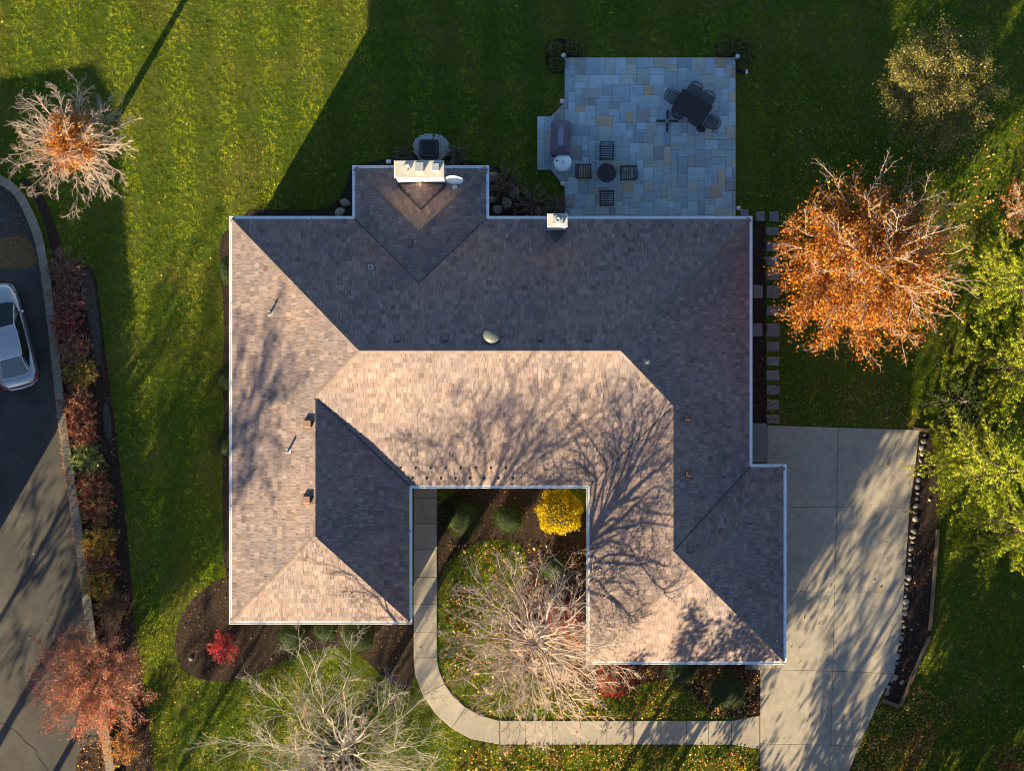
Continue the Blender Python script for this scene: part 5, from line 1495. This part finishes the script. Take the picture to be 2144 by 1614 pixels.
# leaves lodged in the gutters and valleys
gp_ = inset(PERIM, .09); lv = []
for _ in range(170):
    i_ = rl.integers(0, np_); a_, c_ = gp_[i_], gp_[(i_ + 1) % np_]; t_ = rl.uniform(.03, .97) ** 1.0
    lv.append((a_[0] + (c_[0] - a_[0]) * t_, a_[1] + (c_[1] - a_[1]) * t_, 3.045))
for a_, c_ in (((WI, CY, EZ), (wr, yw, zw)), ((EI, CY, EZ), (er, ye, ze_)), ((EX, BN, EZ), (er, yb, ze_))):
    for _ in range(12):
        t_ = rl.uniform(.03, .5); lv.append(tuple(a_[q_] + (c_[q_] - a_[q_]) * t_ + (.09 if q_ == 2 else rl.normal(0, .04)) for q_ in range(3)))
lv = np.array(lv); RL0 = sum(len(q_) for q_ in Ps)
Ps.append(lv); Ss.append(np.full(len(lv), .055)); Cs.append(palette(len(lv), [(.20, .09, .04), (.12, .06, .035), (.34, .2, .07)], [1, 1, 1], rl, .25))
pos = np.concatenate(Ps); sz = np.concatenate(Ss); cc = np.concatenate(Cs)
# keep leaves off the roof-covered ground and inside things of stone
hin = inset(PERIM, .5)
keep = ~inside(hin, pos[:, 0], pos[:, 1]) | (pos[:, 2] > 2)
pos, sz, cc = pos[keep], sz[keep], cc[keep]
pos[:, 2] += rl.uniform(0, .02, len(pos))
sz = sz * np.exp(rl.normal(0, .22, len(sz)))
V, F = leaf_cards(pos, 1.0, rl, 1.0, .72)
# scale each leaf about its own place
Vc = V.reshape(-1, 4, 3); Vc = pos[:, None] + (Vc - pos[:, None]) * sz[:, None, None]
Vc[..., 2] = np.maximum(Vc[..., 2], (pos[:, 2] - .012)[:, None])
tag(np_mesh('fallen_leaves', Vc.reshape(-1, 3), F, M_dead, col=np.repeat(cc, 2, 0)), 'scattered fallen orange and yellow leaves on lawn and beds', 'leaves', kind='stuff')

# ------------------------------------------------------------------ bark chips on the beds
rc = np.random.default_rng(17); cps = []
for w in BEDS:
    xs_ = [p[0] for p in w]; ys_ = [p[1] for p in w]; A_ = abs(area2(w)) / 2
    n = int(min(A_, 60) * 130)
    X = rc.uniform(min(xs_), max(xs_), n * 3); Y = rc.uniform(min(ys_), max(ys_), n * 3)
    k = inside(w, X, Y) & ~inside(hin, X, Y)
    cps.append(np.stack([X[k][:n], Y[k][:n], rc.uniform(.02, .04, k.sum())[:n]], -1))
cps = np.concatenate(cps)
V, F = leaf_cards(cps, .055, rc, 1.2, .4)
V[:, 2] = np.maximum(V[:, 2], .018)
cc = palette(len(cps), [(.035, .02, .014), (.02, .013, .01), (.07, .045, .03), (.14, .10, .075)], [5, 5, 3, 1], rc, .3)
tag(np_mesh('bark_chips', V, F, M_dead, col=np.repeat(cc, 2, 0)), 'loose dark bark chips covering the planting beds', 'bark chips', kind='stuff')

# ------------------------------------------------------------------ grass
rg = np.random.default_rng(5)
NC = 116_000; PER = 12
CX = rg.uniform(-25.0, 25.0, NC); CYg = rg.uniform(-19.0, 19.0, NC)
ctone = np.exp(rg.normal(0, .30, NC)); chgt = np.clip(rg.normal(1, .25, NC), .5, 1.6); caz = rg.normal(0, .9, NC)
idx = np.repeat(np.arange(NC), PER)
X = CX[idx] + rg.normal(0, .05, NC * PER); Y = CYg[idx] + rg.normal(0, .05, NC * PER)
ok = inside(upper, X, Y) & ~inside(hin, X, Y)
for w in BEDS + [W_WALK, W_DRV, W_PATIO, ccw(PL([(1570, 886), (1605, 886), (1605, 968), (1570, 968)]))]:
    ok &= ~inside(w, X, Y)
for (a, c, d, e) in step:
    ok &= ~inside(PL([(a - 1, c - 1), (d + 1, c - 1), (d + 1, e + 1), (a - 1, e + 1)]), X, Y)
wc = np.array(wall_w)
for i in range(len(wc) - 1):
    p, q = wc[i], wc[i + 1]; d = q - p; l2 = (d ** 2).sum()
    t_ = np.clip(((X - p[0]) * d[0] + (Y - p[1]) * d[1]) / l2, 0, 1)
    ok &= ((X - p[0] - t_ * d[0]) ** 2 + (Y - p[1] - t_ * d[1]) ** 2) > .22 ** 2
X, Y, idx = X[ok], Y[ok], idx[ok]
n = len(X); print('grass blades', n)
def lowf(X, Y, s, ph): return np.sin(X * s + 1.7 * np.sin(Y * s * .8 + ph)) * np.cos(Y * s * 1.1 + 1.3 * np.sin(X * s * .7 + ph * 2))
patch = .5 * lowf(X, Y, .9, .3) + .35 * lowf(X, Y, 2.3, 1.1) + .3 * lowf(X, Y, 5.1, 2.0)
stripe = np.tanh(2.2 * np.sin(2 * np.pi * (X + .04 * Y + .35 * np.sin(X * .55)) / 2.2) + .5 * np.sin(X * 3.1 + 1)) * np.clip(1.4 - .04 * np.abs(X + 9), 0, 1)
hgt = rg.uniform(.035, .065, n) * (1 + .22 * patch) * chgt[idx]
az = np.where(rg.uniform(0, 1, n) < .5 + .22 * stripe, np.pi / 2, -np.pi / 2) + caz[idx] + rg.normal(0, .6, n)
tilt = rg.uniform(.55, 1.25, n)
dx_, dy_ = np.cos(az) * np.sin(tilt), np.sin(az) * np.sin(tilt); dz_ = np.cos(tilt)
wa = rg.uniform(0, 6.283, n); ww = rg.uniform(.006, .0115, n)
A = np.stack([X + np.cos(wa) * ww, Y + np.sin(wa) * ww, np.full(n, .0)], -1)
B = np.stack([X - np.cos(wa) * ww, Y - np.sin(wa) * ww, np.full(n, .0)], -1)
Cc = np.stack([X + dx_ * hgt * 1.2, Y + dy_ * hgt * 1.2, dz_ * hgt * 1.2], -1)
V = np.stack([A, B, Cc], 1).reshape(-1, 3)
F = np.arange(n * 3).reshape(-1, 3)
base = np.array([.265, .325, .015]); dry = np.array([.50, .43, .05]); deep = np.array([.072, .175, .015])
k = np.clip(.5 + .5 * patch + rg.normal(0, .35, n), 0, 1)[:, None]
col = base * (1 - k * .55) + deep * k * .55
dm_ = (rg.uniform(0, 1, n) < .20 + .06 * stripe)[:, None]
col = np.where(dm_, dry * rg.uniform(.7, 1.15, (n, 1)), col) * (1 + .21 * stripe[:, None]) * ctone[idx][:, None] * np.exp(rg.normal(0, .16, (n, 1)))
tag(np_mesh('grass', V, F, M_blade, col=col), 'short mown green grass of the lawn', 'grass', kind='stuff')

print('triangles', sum(sum(len(p.vertices) - 2 for p in o.data.polygons) if len(o.data.polygons) < 20000 else len(o.data.loops) - 2 * len(o.data.polygons) for o in SC.objects if o.type == 'MESH'))
